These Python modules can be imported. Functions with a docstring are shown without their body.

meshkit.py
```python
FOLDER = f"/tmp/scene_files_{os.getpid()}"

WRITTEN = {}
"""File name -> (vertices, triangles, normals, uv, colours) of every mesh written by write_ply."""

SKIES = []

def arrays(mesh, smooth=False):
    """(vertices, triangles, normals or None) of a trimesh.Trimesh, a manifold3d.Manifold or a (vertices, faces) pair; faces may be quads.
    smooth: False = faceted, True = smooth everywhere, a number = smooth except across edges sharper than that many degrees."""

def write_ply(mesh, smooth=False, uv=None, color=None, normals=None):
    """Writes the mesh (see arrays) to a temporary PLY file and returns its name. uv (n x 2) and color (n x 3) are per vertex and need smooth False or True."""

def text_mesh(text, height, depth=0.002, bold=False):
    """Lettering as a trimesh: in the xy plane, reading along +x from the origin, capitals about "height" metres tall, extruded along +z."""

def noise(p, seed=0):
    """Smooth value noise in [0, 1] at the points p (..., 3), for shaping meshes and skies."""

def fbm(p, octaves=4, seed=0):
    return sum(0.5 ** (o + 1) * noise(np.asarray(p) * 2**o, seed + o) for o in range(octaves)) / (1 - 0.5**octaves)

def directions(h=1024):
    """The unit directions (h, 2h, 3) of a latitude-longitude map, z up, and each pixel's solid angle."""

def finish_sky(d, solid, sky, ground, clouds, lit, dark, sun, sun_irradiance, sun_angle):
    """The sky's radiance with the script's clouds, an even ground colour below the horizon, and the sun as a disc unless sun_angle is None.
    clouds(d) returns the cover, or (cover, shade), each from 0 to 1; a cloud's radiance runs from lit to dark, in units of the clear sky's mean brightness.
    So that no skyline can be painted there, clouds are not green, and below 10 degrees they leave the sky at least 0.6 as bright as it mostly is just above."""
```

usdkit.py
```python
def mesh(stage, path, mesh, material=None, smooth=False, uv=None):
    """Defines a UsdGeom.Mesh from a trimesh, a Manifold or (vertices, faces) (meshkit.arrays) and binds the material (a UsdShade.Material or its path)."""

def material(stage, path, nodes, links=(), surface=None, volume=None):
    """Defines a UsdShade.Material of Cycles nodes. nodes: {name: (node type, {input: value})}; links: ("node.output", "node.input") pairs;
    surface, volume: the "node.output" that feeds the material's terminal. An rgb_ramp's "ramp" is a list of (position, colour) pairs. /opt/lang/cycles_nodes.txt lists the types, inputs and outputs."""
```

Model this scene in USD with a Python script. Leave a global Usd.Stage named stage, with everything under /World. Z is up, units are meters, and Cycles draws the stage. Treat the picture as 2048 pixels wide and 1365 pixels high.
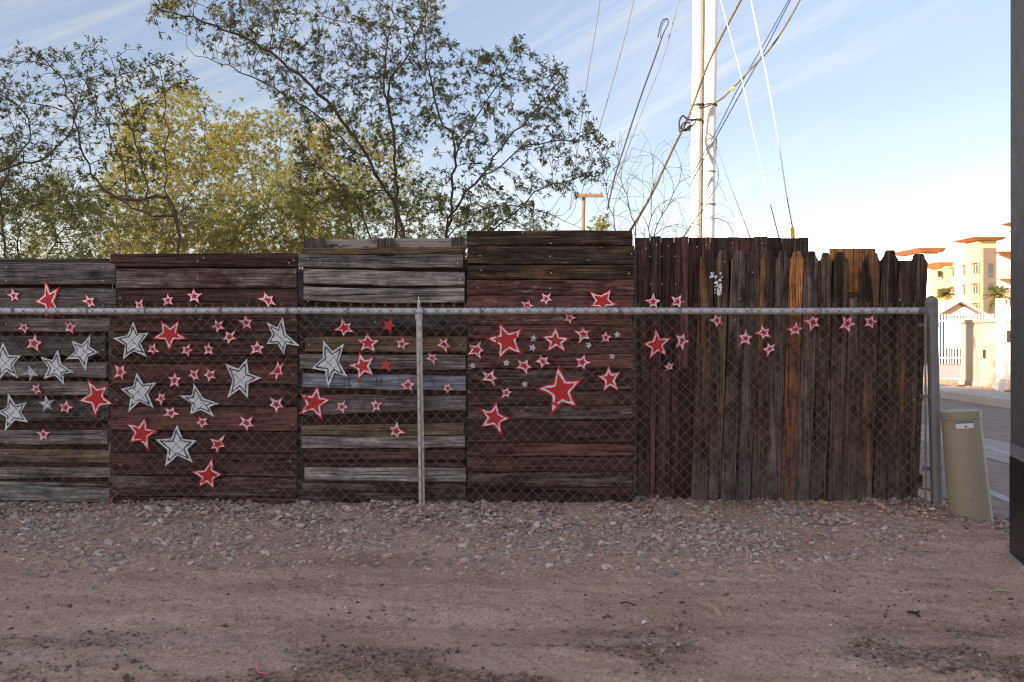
import math, random
import numpy as np
import trimesh
import shapely
from shapely import affinity
from shapely.geometry import Polygon, LineString, box as sbox
from scipy.spatial import cKDTree
from pxr import Usd, UsdGeom, UsdLux, UsdShade, Gf, Sdf, Vt
import usdkit, meshkit

RNG = np.random.default_rng(7)
random.seed(7)
stage = Usd.Stage.CreateInMemory()
UsdGeom.SetStageUpAxis(stage, 'Z')
UsdGeom.SetStageMetersPerUnit(stage, 1.0)
UsdGeom.Xform.Define(stage, '/World')
UsdGeom.Scope.Define(stage, '/World/Looks')

# ------------------------------------------------------------------ camera, sky, sun, exposure
EYE = 1.12                      # height of the lens above the alley
FPX = 1707.0                    # focal length in photograph pixels (2048 wide)
CX, HOR = 1024.0, 665.0
EXPOSURE = 1.8
SKY_STRENGTH = 0.10
SUN_INT = 1.25
SUN_AZ = (-0.80, -0.60)         # direction towards the sun, behind and left of the camera
SUN_EL = math.radians(18.0)
cam = UsdGeom.Camera.Define(stage, '/World/camera')
cam.AddTranslateOp().Set(Gf.Vec3d(0, 0, EYE))
cam.AddRotateXOp().Set(90.0)
cam.CreateFocalLengthAttr(30.0)
cam.CreateHorizontalApertureAttr(36.0)
cam.CreateVerticalApertureAttr(36.0 * 682 / 1024)
cam.CreateVerticalApertureOffsetAttr(-(682.5 - HOR) / 2048 * 36.0)
cam.CreateFStopAttr(3.4)
cam.CreateFocusDistanceAttr(5.4)
cam.CreateExposureAttr(EXPOSURE)
cam.CreateClippingRangeAttr(Gf.Vec2f(0.05, 5000))

dome = UsdLux.DomeLight.Define(stage, '/World/sky')
dome.GetPrim().SetCustomDataByKey('kind', 'structure')
skymat = usdkit.material(stage, '/World/Looks/sky', {
    'sky': ('sky_texture', {'sky_type': 'single_scattering', 'sun_disc': False, 'sun_elevation': SUN_EL,
                            'sun_rotation': math.atan2(SUN_AZ[0], SUN_AZ[1]), 'altitude': 340.0, 'air_density': 1.0,
                            'aerosol_density': 0.8, 'ozone_density': 1.3}),
    'tc': ('texture_coordinate', {}),
    'map': ('mapping', {'mapping_type': 'texture', 'rotation': (0.0, -0.5, 0.12), 'scale': (0.7, 0.4, 0.05)}),
    'n1': ('noise_texture', {'scale': 1.0, 'detail': 7.0, 'roughness': 0.62, 'distortion': 0.7}),
    'map2': ('mapping', {'mapping_type': 'texture', 'rotation': (0.0, -0.5, 0.1), 'scale': (0.7, 0.6, 0.3)}),
    'n2': ('noise_texture', {'scale': 1.0, 'detail': 3.0, 'roughness': 0.5}),
    'r1': ('rgb_ramp', {'ramp': [(0.46, (0, 0, 0)), (0.66, (1, 1, 1))]}),
    'r2': ('rgb_ramp', {'ramp': [(0.38, (0, 0, 0)), (0.68, (1, 1, 1))]}),
    'm': ('math', {'math_type': 'multiply'}),
    'm2': ('math', {'math_type': 'multiply', 'value2': 0.75}),
    'hs': ('hsv', {'saturation': 0.95}),
    'wb': ('mix', {'mix_type': 'multiply', 'fac': 1.0, 'color2': (1.16, 0.96, 0.885)}),
    'bw': ('rgb_to_bw', {}),
    'b2': ('math', {'math_type': 'multiply', 'value2': 1.45}),
    'cc': ('combine_color', {}),
    'mix': ('mix', {}),
    'sz': ('separate_xyz', {}), 'er': ('rgb_ramp', {'ramp': [(0.0, (0.56, 0.56, 0.56)), (0.25, (0.64, 0.64, 0.64)), (0.6, (1, 1, 1))]}), 'em': ('mix', {'mix_type': 'multiply', 'fac': 1.0}),
    'bg': ('background_shader', {'strength': SKY_STRENGTH}),
}, [('tc.generated', 'map.vector'), ('map.vector', 'n1.vector'), ('tc.generated', 'map2.vector'), ('map2.vector', 'n2.vector'),
    ('n1.fac', 'r1.fac'), ('n2.fac', 'r2.fac'), ('r1.color', 'm.value1'), ('r2.color', 'm.value2'), ('m.value', 'm2.value1'),
    ('sky.color', 'hs.color'), ('hs.color', 'wb.color1'), ('wb.color', 'bw.color'), ('bw.val', 'b2.value1'), ('b2.value', 'cc.r'), ('b2.value', 'cc.g'), ('b2.value', 'cc.b'),
    ('m2.value', 'mix.fac'), ('wb.color', 'mix.color1'), ('cc.color', 'mix.color2'), ('tc.generated', 'sz.vector'), ('sz.z', 'er.fac'), ('mix.color', 'em.color1'), ('er.color', 'em.color2'), ('em.color', 'bg.color')], surface='bg.background')
UsdShade.MaterialBindingAPI.Apply(dome.GetPrim()).Bind(skymat)

sun = UsdLux.DistantLight.Define(stage, '/World/sun')
sun.CreateIntensityAttr(SUN_INT)
sun.CreateNormalizeAttr(True)
sun.CreateAngleAttr(0.53)
sun.CreateColorAttr(Gf.Vec3f(1.0, 0.86, 0.68))
S = Gf.Vec3d(SUN_AZ[0] * math.cos(SUN_EL), SUN_AZ[1] * math.cos(SUN_EL), math.sin(SUN_EL))
sun.AddTransformOp().Set(Gf.Matrix4d(Gf.Rotation(Gf.Vec3d(0, 0, 1), S), Gf.Vec3d(0, 0, 0)))

# ------------------------------------------------------------------ helpers
def P(px, py, Y):
    """The point at depth Y that the photograph shows at (px, py)."""
    return np.array([(px - CX) * Y / FPX, Y, EYE - (py - HOR) * Y / FPX])

USED, LOC = {}, {}
def numbered(parent, name):
    k = USED.get((parent, name), 0)
    USED[(parent, name)] = k + 1
    return f'{parent}/{name}' if k == 0 else f'{parent}/{name}_{k:03d}'

def tag(prim, label=None, cat=None, group=None, kind=None):
    for k, v in (('label', label), ('category', cat), ('group', group), ('kind', kind)):
        if v:
            prim.SetCustomDataByKey(k, v)
    if label and not 4 <= len(label.split()) <= 16:
        print('LABEL LENGTH', len(label.split()), label)

def thing(name, label, cat, loc=(0, 0, 0), group=None):
    path = numbered('/World', name)
    x = UsdGeom.Xform.Define(stage, path)
    x.AddTranslateOp().Set(Gf.Vec3d(*map(float, loc)))
    LOC[path] = np.array(loc, float)
    tag(x.GetPrim(), label, cat, group)
    return path

def obj(name, mesh, mat, parent='/World', label=None, cat=None, group=None, kind=None, smooth=False):
    """ONE mesh prim; mesh is given in world coordinates and stored relative to its thing."""
    path = numbered(parent, name)
    loc = LOC.get(parent, np.zeros(3))
    v, f, n = meshkit.arrays(mesh, smooth)
    m = UsdGeom.Mesh.Define(stage, path)
    m.CreatePointsAttr(Vt.Vec3fArray.FromNumpy((v - loc).astype(np.float32)))
    m.CreateFaceVertexCountsAttr(Vt.IntArray.FromNumpy(np.full(len(f), 3, np.int32)))
    m.CreateFaceVertexIndicesAttr(Vt.IntArray.FromNumpy(f.astype(np.int32).ravel()))
    m.CreateSubdivisionSchemeAttr('none')
    m.CreateDoubleSidedAttr(True)
    if n is not None:
        m.CreateNormalsAttr(Vt.Vec3fArray.FromNumpy(n.astype(np.float32)))
        m.SetNormalsInterpolation('vertex')
    UsdShade.MaterialBindingAPI.Apply(m.GetPrim()).Bind(mat)
    LOC[path] = loc
    tag(m.GetPrim(), label, cat, group, kind)
    return path

def cat_mesh(parts):
    vs, fs, k = [], [], 0
    for p in parts:
        v, f = (p.vertices, p.faces) if isinstance(p, trimesh.Trimesh) else p
        v, f = np.asarray(v, float), np.asarray(f, int)
        if f.shape[1] == 4:
            f = np.vstack([f[:, [0, 1, 2]], f[:, [0, 2, 3]]])
        vs.append(v); fs.append(f + k); k += len(v)
    return np.vstack(vs), np.vstack(fs)

def bx(x0, x1, y0, y1, z0, z1):
    m = trimesh.creation.box(extents=(x1 - x0, y1 - y0, z1 - z0))
    m.apply_translation(((x0 + x1) / 2, (y0 + y1) / 2, (z0 + z1) / 2))
    return np.array(m.vertices), np.array(m.faces)

def loft(sections, caps=True):
    """sections: n x k x 3 closed loops."""
    s = np.asarray(sections, float)
    n, k = s.shape[:2]
    v = s.reshape(-1, 3)
    f = []
    i = np.arange(n - 1)[:, None] * k
    j = np.arange(k)[None]
    a, b = (i + j).ravel(), (i + (j + 1) % k).ravel()
    f = np.vstack([np.stack([a, b, b + k], 1), np.stack([a, b + k, a + k], 1)])
    if caps:
        v = np.vstack([v, s[0].mean(0), s[-1].mean(0)])
        c0, c1 = n * k, n * k + 1
        jj = np.arange(k)
        f = np.vstack([f, np.stack([np.full(k, c0), (jj + 1) % k, jj], 1), np.stack([np.full(k, c1), (n - 1) * k + jj, (n - 1) * k + (jj + 1) % k], 1)])
    return v, f

def tube(pts, r, sides=8, caps=True):
    pts = np.asarray(pts, float)
    n = len(pts)
    r = np.broadcast_to(np.asarray(r, float), (n,))
    t = np.gradient(pts, axis=0)
    t /= np.linalg.norm(t, axis=1, keepdims=True) + 1e-12
    up = np.array([0, 0, 1.0]) if abs(t[0, 2]) < 0.9 else np.array([0, 1.0, 0])
    ang = np.arange(sides) / sides * 2 * math.pi
    secs = []
    u = np.cross(t[0], up); u /= np.linalg.norm(u)
    for i in range(n):
        u = u - t[i] * (u @ t[i]); u /= np.linalg.norm(u) + 1e-12
        w = np.cross(t[i], u)
        secs.append(pts[i] + r[i] * (np.cos(ang)[:, None] * u + np.sin(ang)[:, None] * w))
    return loft(secs, caps)

def spline(pts, n=40):
    pts = np.asarray(pts, float)
    d = np.r_[0, np.cumsum(np.linalg.norm(np.diff(pts, axis=0), axis=1))]
    from scipy.interpolate import CubicSpline, PchipInterpolator
    t = np.linspace(0, d[-1], n)
    return np.stack([PchipInterpolator(d, pts[:, k])(t) for k in range(3)], 1)

def lathe(profile, centre, sides=32, axis=None):
    """profile: (radius, height) pairs from bottom to top round the z axis at centre."""
    a = np.arange(sides) / sides * 2 * math.pi
    secs = [np.stack([r * np.cos(a), r * np.sin(a), np.full(sides, h)], 1) for r, h in profile]
    v, f = loft(secs)
    if axis is not None:
        q = trimesh.geometry.align_vectors([0, 0, 1], axis)[:3, :3]
        v = v @ q.T
    return v + np.asarray(centre), f

def extrude_front(poly, y_front, depth, shift=(0, 0, 0)):
    """Polygon in the (x, z) plane, its face at y = y_front towards the camera, going back by depth."""
    geoms = getattr(poly, 'geoms', [poly])
    parts = []
    for g in geoms:
        if g.is_empty or g.geom_type != 'Polygon' or g.area < 1e-9:
            continue
        m = trimesh.creation.extrude_polygon(g, depth, engine='earcut')
        v = np.array(m.vertices)
        parts.append((np.stack([v[:, 0], y_front + depth - v[:, 2], v[:, 1]], 1) + np.asarray(shift), np.array(m.faces)))
    return cat_mesh(parts)

# ------------------------------------------------------------------ materials
LOOKS = '/World/Looks/'
def plain(name, color, rough=0.6, var=0.12, scale=6.0, metallic=0.0, spec=0.4, bump=0.0, bscale=60.0, dirt=None, dirt_amount=0.5):
    """A painted or cast surface with a little unevenness of tone and, if asked, dirt."""
    lo = tuple(c * (1 - var) for c in color); hi = tuple(min(1, c * (1 + var)) for c in color)
    nodes = {'g': ('texture_coordinate', {}), 'n': ('noise_texture', {'scale': scale, 'detail': 5.0, 'roughness': 0.6}),
             'r': ('rgb_ramp', {'ramp': [(0.3, lo), (0.7, hi)]}),
             'p': ('principled_bsdf', {'roughness': rough, 'metallic': metallic, 'specular_ior_level': spec})}
    links = [('g.object', 'n.vector'), ('n.fac', 'r.fac')]
    out = 'r.color'
    if dirt is not None:
        nodes['n2'] = ('noise_texture', {'scale': scale * 2.3, 'detail': 7.0, 'roughness': 0.68})
        nodes['r2'] = ('rgb_ramp', {'ramp': [(0.62 - 0.2 * dirt_amount, (0, 0, 0)), (0.74, (1, 1, 1))]})
        nodes['mx'] = ('mix', {'color2': dirt})
        links += [('g.object', 'n2.vector'), ('n2.fac', 'r2.fac'), ('r2.color', 'mx.fac'), ('r.color', 'mx.color1')]
        out = 'mx.color'
    links.append((out, 'p.base_color'))
    if bump:
        nodes['bn'] = ('noise_texture', {'scale': bscale, 'detail': 4.0})
        nodes['b'] = ('bump', {'strength': bump, 'distance': 0.004})
        links += [('g.object', 'bn.vector'), ('bn.fac', 'b.height'), ('b.normal', 'p.normal')]
    return usdkit.material(stage, LOOKS + name, nodes, links, surface='p.BSDF')

def wood(name, base, patch=None, patch_amount=0.5, vertical=False, flake=None, flake_amount=0.3, streak=None, tone=(0.66, 1.38), rough=0.85, crack=0.75, foot=None):
    """Weathered board: long fibres, checks, knots, blotches of a second tone and flakes of old paint, different on every board."""
    def sc(long, across):
        return (across, across, long) if vertical else (long, across, across)
    dark = tuple(c * 0.28 for c in base); light = tuple(c * 1.75 for c in base)
    patch = patch or tuple(c * 0.6 for c in base)
    nodes = {
        'tc': ('texture_coordinate', {}), 'oi': ('object_info', {}),
        'rx': ('math', {'math_type': 'multiply', 'value2': 37.3}), 'ry': ('math', {'math_type': 'multiply', 'value2': 91.7}), 'rz': ('math', {'math_type': 'multiply', 'value2': 53.9}),
        'rv': ('combine_xyz', {}), 'add': ('vector_math', {'math_type': 'add'}),
        'm1': ('mapping', {'scale': sc(2.0, 25.0)}), 'n1': ('noise_texture', {'scale': 1.0, 'detail': 7.0, 'roughness': 0.66, 'distortion': 1.1}),
        'r1': ('rgb_ramp', {'ramp': [(0.28, dark), (0.5, base), (0.72, light)]}),
        'm2': ('mapping', {'scale': sc(1.9, 8.0)}), 'n2': ('noise_texture', {'scale': 1.0, 'detail': 7.0, 'roughness': 0.68, 'distortion': 0.6}),
        'r2': ('rgb_ramp', {'ramp': [(0.62 - 0.26 * patch_amount, (0, 0, 0)), (0.78 - 0.26 * patch_amount, (1, 1, 1))]}),
        'mx2': ('mix', {}), 'pm': ('mix', {'mix_type': 'multiply', 'fac': 0.75, 'color2': patch}),
        'r1b': ('rgb_ramp', {'ramp': [(0.28, tuple(c * 0.35 for c in patch)), (0.72, tuple(c * 1.6 for c in patch))]}),
        'm3': ('mapping', {'scale': sc(3.5, 170.0)}), 'n3': ('noise_texture', {'scale': 1.0, 'detail': 4.0, 'roughness': 0.65}),
        'r3': ('rgb_ramp', {'ramp': [(0.34, (0.25, 0.24, 0.23)), (0.6, (1.3, 1.3, 1.3))]}), 'mx3': ('mix', {'mix_type': 'multiply', 'fac': 1.0}),
        'm4': ('mapping', {'scale': sc(0.9, 48.0)}), 'n4': ('noise_texture', {'scale': 1.0, 'detail': 3.0, 'roughness': 0.5, 'distortion': 0.8}),
        'r4': ('rgb_ramp', {'ramp': [(0.62, (1, 1, 1)), (0.69, (1 - crack, 1 - crack, 1 - crack))]}), 'mx4': ('mix', {'mix_type': 'multiply', 'fac': 1.0}),
        'm5': ('mapping', {'scale': sc(2.4, 6.5)}), 'v5': ('voronoi_texture', {'scale': 1.0, 'randomness': 1.0}),
        'r5': ('rgb_ramp', {'ramp': [(0.0, (0.22, 0.17, 0.13)), (0.09, (0.35, 0.29, 0.25)), (0.2, (1, 1, 1))]}), 'mx5': ('mix', {'mix_type': 'multiply', 'fac': 0.85}),
        'n8': ('noise_texture', {'scale': 9.0, 'detail': 6.0, 'roughness': 0.7}), 'r8': ('rgb_ramp', {'ramp': [(0.34, (0.42, 0.4, 0.38)), (0.5, (1, 1, 1)), (0.66, (1.4, 1.38, 1.36))]}), 'mx8': ('mix', {'mix_type': 'multiply', 'fac': 0.8}),
        'tn': ('map_range', {'from_min': 0.0, 'from_max': 1.0, 'to_min': tone[0], 'to_max': tone[1]}), 'tcx': ('combine_color', {}), 'mxt': ('mix', {'mix_type': 'multiply', 'fac': 1.0}),
        'hs': ('math', {'math_type': 'add'}), 'hm': ('math', {'math_type': 'multiply', 'value2': 0.9}),
        'bump': ('bump', {'strength': 0.9, 'distance': 0.005}),
        'p': ('principled_bsdf', {'roughness': rough, 'specular_ior_level': 0.25}),
    }
    links = [('oi.random', 'rx.value1'), ('oi.random', 'ry.value1'), ('oi.random', 'rz.value1'), ('rx.value', 'rv.x'), ('ry.value', 'rv.y'), ('rz.value', 'rv.z'),
             ('tc.object', 'add.vector1'), ('rv.vector', 'add.vector2')]
    for k in '12345':
        links.append(('add.vector', f'm{k}.vector'))
        links.append((f'm{k}.vector', f'v{k}.vector' if k == '5' else f'n{k}.vector'))
    links += [('n1.fac', 'r1.fac'), ('n1.fac', 'r1b.fac'), ('n2.fac', 'r2.fac'), ('r2.color', 'mx2.fac'), ('r1.color', 'mx2.color1'), ('r1b.color', 'mx2.color2'),
              ('n3.fac', 'r3.fac'), ('n4.fac', 'r4.fac'), ('v5.distance', 'r5.fac')]
    out = 'mx2.color'
    if streak is not None:
        nodes.update({'m7': ('mapping', {'scale': sc(1.0, 16.0), 'location': (3.1, 7.7, 5.5)}), 'n7': ('noise_texture', {'scale': 1.0, 'detail': 3.0, 'roughness': 0.5}),
                      'r7': ('rgb_ramp', {'ramp': [(0.53, (0, 0, 0)), (0.62, (1, 1, 1))]}), 'mx7': ('mix', {'color2': streak})})
        links += [('add.vector', 'm7.vector'), ('m7.vector', 'n7.vector'), ('n7.fac', 'r7.fac'), ('r7.color', 'mx7.fac'), (out, 'mx7.color1')]
        out = 'mx7.color'
    if flake is not None:
        nodes.update({'m6': ('mapping', {'scale': sc(5.0, 26.0), 'location': (13.1, 2.7, 9.5)}), 'n6': ('noise_texture', {'scale': 1.0, 'detail': 6.0, 'roughness': 0.7}),
                      'r6': ('rgb_ramp', {'ramp': [(0.63 - 0.22 * flake_amount, (0, 0, 0)), (0.65 - 0.22 * flake_amount, (1, 1, 1))]}), 'mx6': ('mix', {'color2': flake})})
        links += [('add.vector', 'm6.vector'), ('m6.vector', 'n6.vector'), ('n6.fac', 'r6.fac'), ('r6.color', 'mx6.fac')]
    if foot is not None:                                   # splashed and bleached near the ground
        nodes.update({'gp': ('geometry', {}), 'sx': ('separate_xyz', {}), 'fz': ('map_range', {'from_min': 0.05, 'from_max': 0.52, 'to_min': 0.95, 'to_max': 0.0, 'clamp': True}),
                      'fn': ('math', {'math_type': 'multiply'}), 'rf': ('rgb_ramp', {'ramp': [(0.35, (0.2, 0.2, 0.2)), (0.6, (1, 1, 1))]}), 'mxf': ('mix', {'color2': foot})})
        links += [('gp.position', 'sx.vector'), ('sx.z', 'fz.value'), ('n2.fac', 'rf.fac'), ('fz.result', 'fn.value1'), ('rf.color', 'fn.value2'), ('fn.value', 'mxf.fac'), (out, 'mxf.color1')]
        out = 'mxf.color'
    links += [(out, 'mx3.color1'), ('r3.color', 'mx3.color2'), ('mx3.color', 'mx4.color1'), ('r4.color', 'mx4.color2'), ('add.vector', 'n8.vector'), ('n8.fac', 'r8.fac'), ('mx4.color', 'mx8.color1'), ('r8.color', 'mx8.color2'), ('mx8.color', 'mx5.color1'), ('r5.color', 'mx5.color2')]
    out = 'mx5.color'
    if flake is not None:
        links += [(out, 'mx6.color1')]
        out = 'mx6.color'
    links += [('oi.random', 'tn.value'), ('tn.result', 'tcx.r'), ('tn.result', 'tcx.g'), ('tn.result', 'tcx.b'), (out, 'mxt.color1'), ('tcx.color', 'mxt.color2'), ('mxt.color', 'p.base_color'),
              ('n3.fac', 'hs.value1'), ('r4.color', 'hm.value1'), ('hm.value', 'hs.value2'), ('hs.value', 'bump.height'), ('bump.normal', 'p.normal')]
    return usdkit.material(stage, LOOKS + name, nodes, links, surface='p.BSDF')

GREY, DARKGREY = (0.2183, 0.1982, 0.1829), (0.1038, 0.0944, 0.0873)
STAIN, STAINRED = (0.0674, 0.0382, 0.0319), (0.1264, 0.0611, 0.0493)
TAN = (0.2120, 0.1305, 0.0571)
W = {
    'grey': wood('weathered_grey_board', GREY, DARKGREY, 0.35),
    'lightgrey': wood('silver_grey_board', (0.3068, 0.2832, 0.2655), (0.1770, 0.1617, 0.1499), 0.35),
    'dark': wood('dark_grey_board', DARKGREY, (0.1414, 0.1239, 0.1152), 0.3),
    'tan': wood('tan_streaked_board', (0.1414, 0.1109, 0.0772), TAN, 0.5),
    'stain': wood('brown_stained_board', STAIN, (0.0919, 0.0638, 0.0537), 0.35, streak=(0.1022, 0.0559, 0.0444)),
    'staingrey': wood('brown_stained_board_worn_grey', STAIN, (0.1620, 0.1349, 0.1178), 0.75),
    'stainred': wood('red_brown_board', STAINRED, STAIN, 0.5),
    'pink': wood('red_brown_board_with_flaking_paint', (0.1514, 0.0721, 0.0581), (0.0831, 0.0454, 0.0371), 0.5, flake=(0.2424, 0.2027, 0.1660), flake_amount=0.12),
    'stainflake': wood('stained_board_with_grey_flakes', STAIN, (0.1625, 0.1378, 0.1205), 0.55, flake=(0.2037, 0.1764, 0.1510), flake_amount=0.1),
    'charred': wood('dark_board_with_tan_grain', (0.0602, 0.0457, 0.0332), (0.1768, 0.1076, 0.0571), 0.55, flake=(0.2827, 0.2349, 0.1827), flake_amount=0.0),
    'blue': wood('blue_grey_painted_board', (0.2371, 0.2618, 0.3063), (0.1976, 0.2174, 0.2569), 0.3, crack=0.25, tone=(0.97, 1.03)),
    'white': wood('peeling_white_board', (0.1797, 0.1382, 0.0968), (0.1318, 0.0940, 0.0580), 0.4, flake=(0.3714, 0.3428, 0.2903), flake_amount=0.72),
    'backing': wood('dark_brown_backing_board', (0.0600, 0.0340, 0.0290), (0.0900, 0.0550, 0.0450), 0.4),
    'vstain': wood('upright_brown_stained_board', (0.0609, 0.0337, 0.0290), (0.0837, 0.0485, 0.0399), 0.4, vertical=True),
    'vpink': wood('upright_red_brown_board', (0.1333, 0.0676, 0.0552), (0.0767, 0.0420, 0.0339), 0.5, vertical=True),
    'vstaingrey': wood('upright_stained_board_worn', (0.0719, 0.0474, 0.0396), (0.1014, 0.0852, 0.0728), 0.5, vertical=True),
    'picket': wood('weathered_picket', (0.0834, 0.0581, 0.0412), (0.0255, 0.0190, 0.0143), 0.55, vertical=True, streak=(0.1473, 0.1042, 0.0714), tone=(0.7, 1.3), foot=(0.1277, 0.1106, 0.0936)),
    'pickettan': wood('picket_with_tan_heartwood', (0.0687, 0.0453, 0.0309), (0.0236, 0.0172, 0.0127), 0.45, vertical=True, streak=(0.2061, 0.1088, 0.0492), tone=(0.85, 1.2), foot=(0.1277, 0.1106, 0.0936)),
    'picketgrey': wood('grey_picket', (0.1031, 0.0815, 0.0712), (0.0295, 0.0227, 0.0196), 0.5, vertical=True, streak=(0.1669, 0.1268, 0.1022), tone=(0.75, 1.2), foot=(0.1473, 0.1296, 0.1244)),
    'orange': wood('fresh_orange_board', (0.4037, 0.1857, 0.0687), (0.2907, 0.1252, 0.0444), 0.4, vertical=True, tone=(0.95, 1.05), crack=0.3),
    'brownpicket': wood('orange_brown_picket', (0.1944, 0.0936, 0.0432), (0.0936, 0.0540, 0.0324), 0.45, vertical=True, tone=(0.95, 1.05), foot=(0.0936, 0.0828, 0.0756)),
    'post': wood('old_post', (0.1061, 0.0913, 0.0864), (0.0565, 0.0490, 0.0460), 0.4, vertical=True),
}
galv = plain('galvanised_steel', (0.55, 0.56, 0.56), rough=0.5, var=0.18, scale=30, metallic=0.35, dirt=(0.2, 0.17, 0.15), dirt_amount=0.15)
galv_dull = plain('dull_galvanised_steel', (0.19, 0.195, 0.2), rough=0.6, var=0.12, scale=14, metallic=0.3, dirt=(0.2, 0.16, 0.12), dirt_amount=0.2)
rusty_wire = plain('rusty_wire', (0.165, 0.122, 0.105), rough=0.75, var=0.35, scale=9, dirt=(0.13, 0.07, 0.045), dirt_amount=0.6, spec=0.25)
rust = plain('rust', (0.3, 0.12, 0.045), rough=0.9, var=0.3, scale=20)
red_paint = plain('red_star_paint', (0.62, 0.012, 0.022), rough=0.5, var=0.22, scale=11, dirt=(0.3, 0.012, 0.02), dirt_amount=0.45)
faded_red = plain('faded_red_paint', (0.6, 0.05, 0.05), rough=0.65, var=0.2, scale=18, dirt=(0.4, 0.06, 0.05), dirt_amount=0.3)
white_paint = plain('white_star_paint', (0.7, 0.75, 0.77), rough=0.5, var=0.1, scale=9, dirt=(0.48, 0.47, 0.45), dirt_amount=0.3)
stripe_white = plain('white_stripe_paint', (0.78, 0.74, 0.78), rough=0.6, var=0.15, scale=40, dirt=(0.72, 0.3, 0.34), dirt_amount=0.35)
stripe_dark = plain('dark_stripe_paint', (0.05, 0.06, 0.075), rough=0.6, var=0.3, scale=40)
screw_mat = plain('screw_head', (0.12, 0.09, 0.08), rough=0.5, metallic=0.6)
nail_mat = plain('nail_head', (0.6, 0.58, 0.55), rough=0.5, metallic=0.3)
white_old = plain('old_white_paint', (0.7, 0.7, 0.72), rough=0.7, var=0.1, scale=60, dirt=(0.35, 0.33, 0.33), dirt_amount=0.3)
ink = plain('faded_ink', (0.06, 0.068, 0.09), rough=0.8, var=0.4, scale=90)
pole_white = plain('pale_pole_paint', (0.74, 0.72, 0.68), rough=0.6, var=0.05, scale=3, dirt=(0.6, 0.55, 0.46), dirt_amount=0.15)
pole_cream = plain('cream_pole_paint', (0.62, 0.57, 0.45), rough=0.65, var=0.1, scale=3, dirt=(0.5, 0.42, 0.3), dirt_amount=0.25)
conduit_brown = plain('brown_conduit', (0.15, 0.095, 0.07), rough=0.6, var=0.1, scale=8)
black_rubber = plain('black_cable', (0.02, 0.02, 0.022), rough=0.6)
tan_cable = plain('weathered_cable', (0.1, 0.07, 0.032), rough=0.7, var=0.25, scale=12)
blue_cable = plain('dark_blue_cable', (0.03, 0.04, 0.09), rough=0.6)
grey_cable = plain('grey_cable', (0.14, 0.13, 0.14), rough=0.6)
white_plastic = plain('white_plastic_guard', (0.8, 0.8, 0.8), rough=0.4, var=0.03)
yellow_plastic = plain('yellow_plastic_guard', (0.75, 0.42, 0.02), rough=0.45, var=0.06)
pedestal_mat = plain('beige_green_plastic', (0.25, 0.222, 0.165), rough=0.5, var=0.05, scale=4, dirt=(0.19, 0.16, 0.115), dirt_amount=0.22, bump=0.05)
label_blue = plain('label_blue', (0.05, 0.16, 0.28), rough=0.4)
label_white = plain('label_white', (0.6, 0.62, 0.62), rough=0.4)
column_grey = plain('grey_column_paint', (0.08, 0.079, 0.08), rough=0.6, var=0.25, scale=9, dirt=(0.14, 0.138, 0.138), dirt_amount=0.5, bump=0.1)
column_black = plain('black_column_paint', (0.008, 0.008, 0.009), rough=0.4, var=0.2, scale=9)
column_band = plain('pale_grey_band', (0.17, 0.175, 0.185), rough=0.7, var=0.2, scale=12)
concrete = plain('concrete', (0.36, 0.3, 0.26), rough=0.9, var=0.12, scale=3, dirt=(0.22, 0.2, 0.18), dirt_amount=0.3, bump=0.2, bscale=80)
sidewalk_mat = plain('pale_concrete', (0.42, 0.38, 0.34), rough=0.9, var=0.1, scale=2, dirt=(0.3, 0.27, 0.24), dirt_amount=0.25, bump=0.2, bscale=80)
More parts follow.
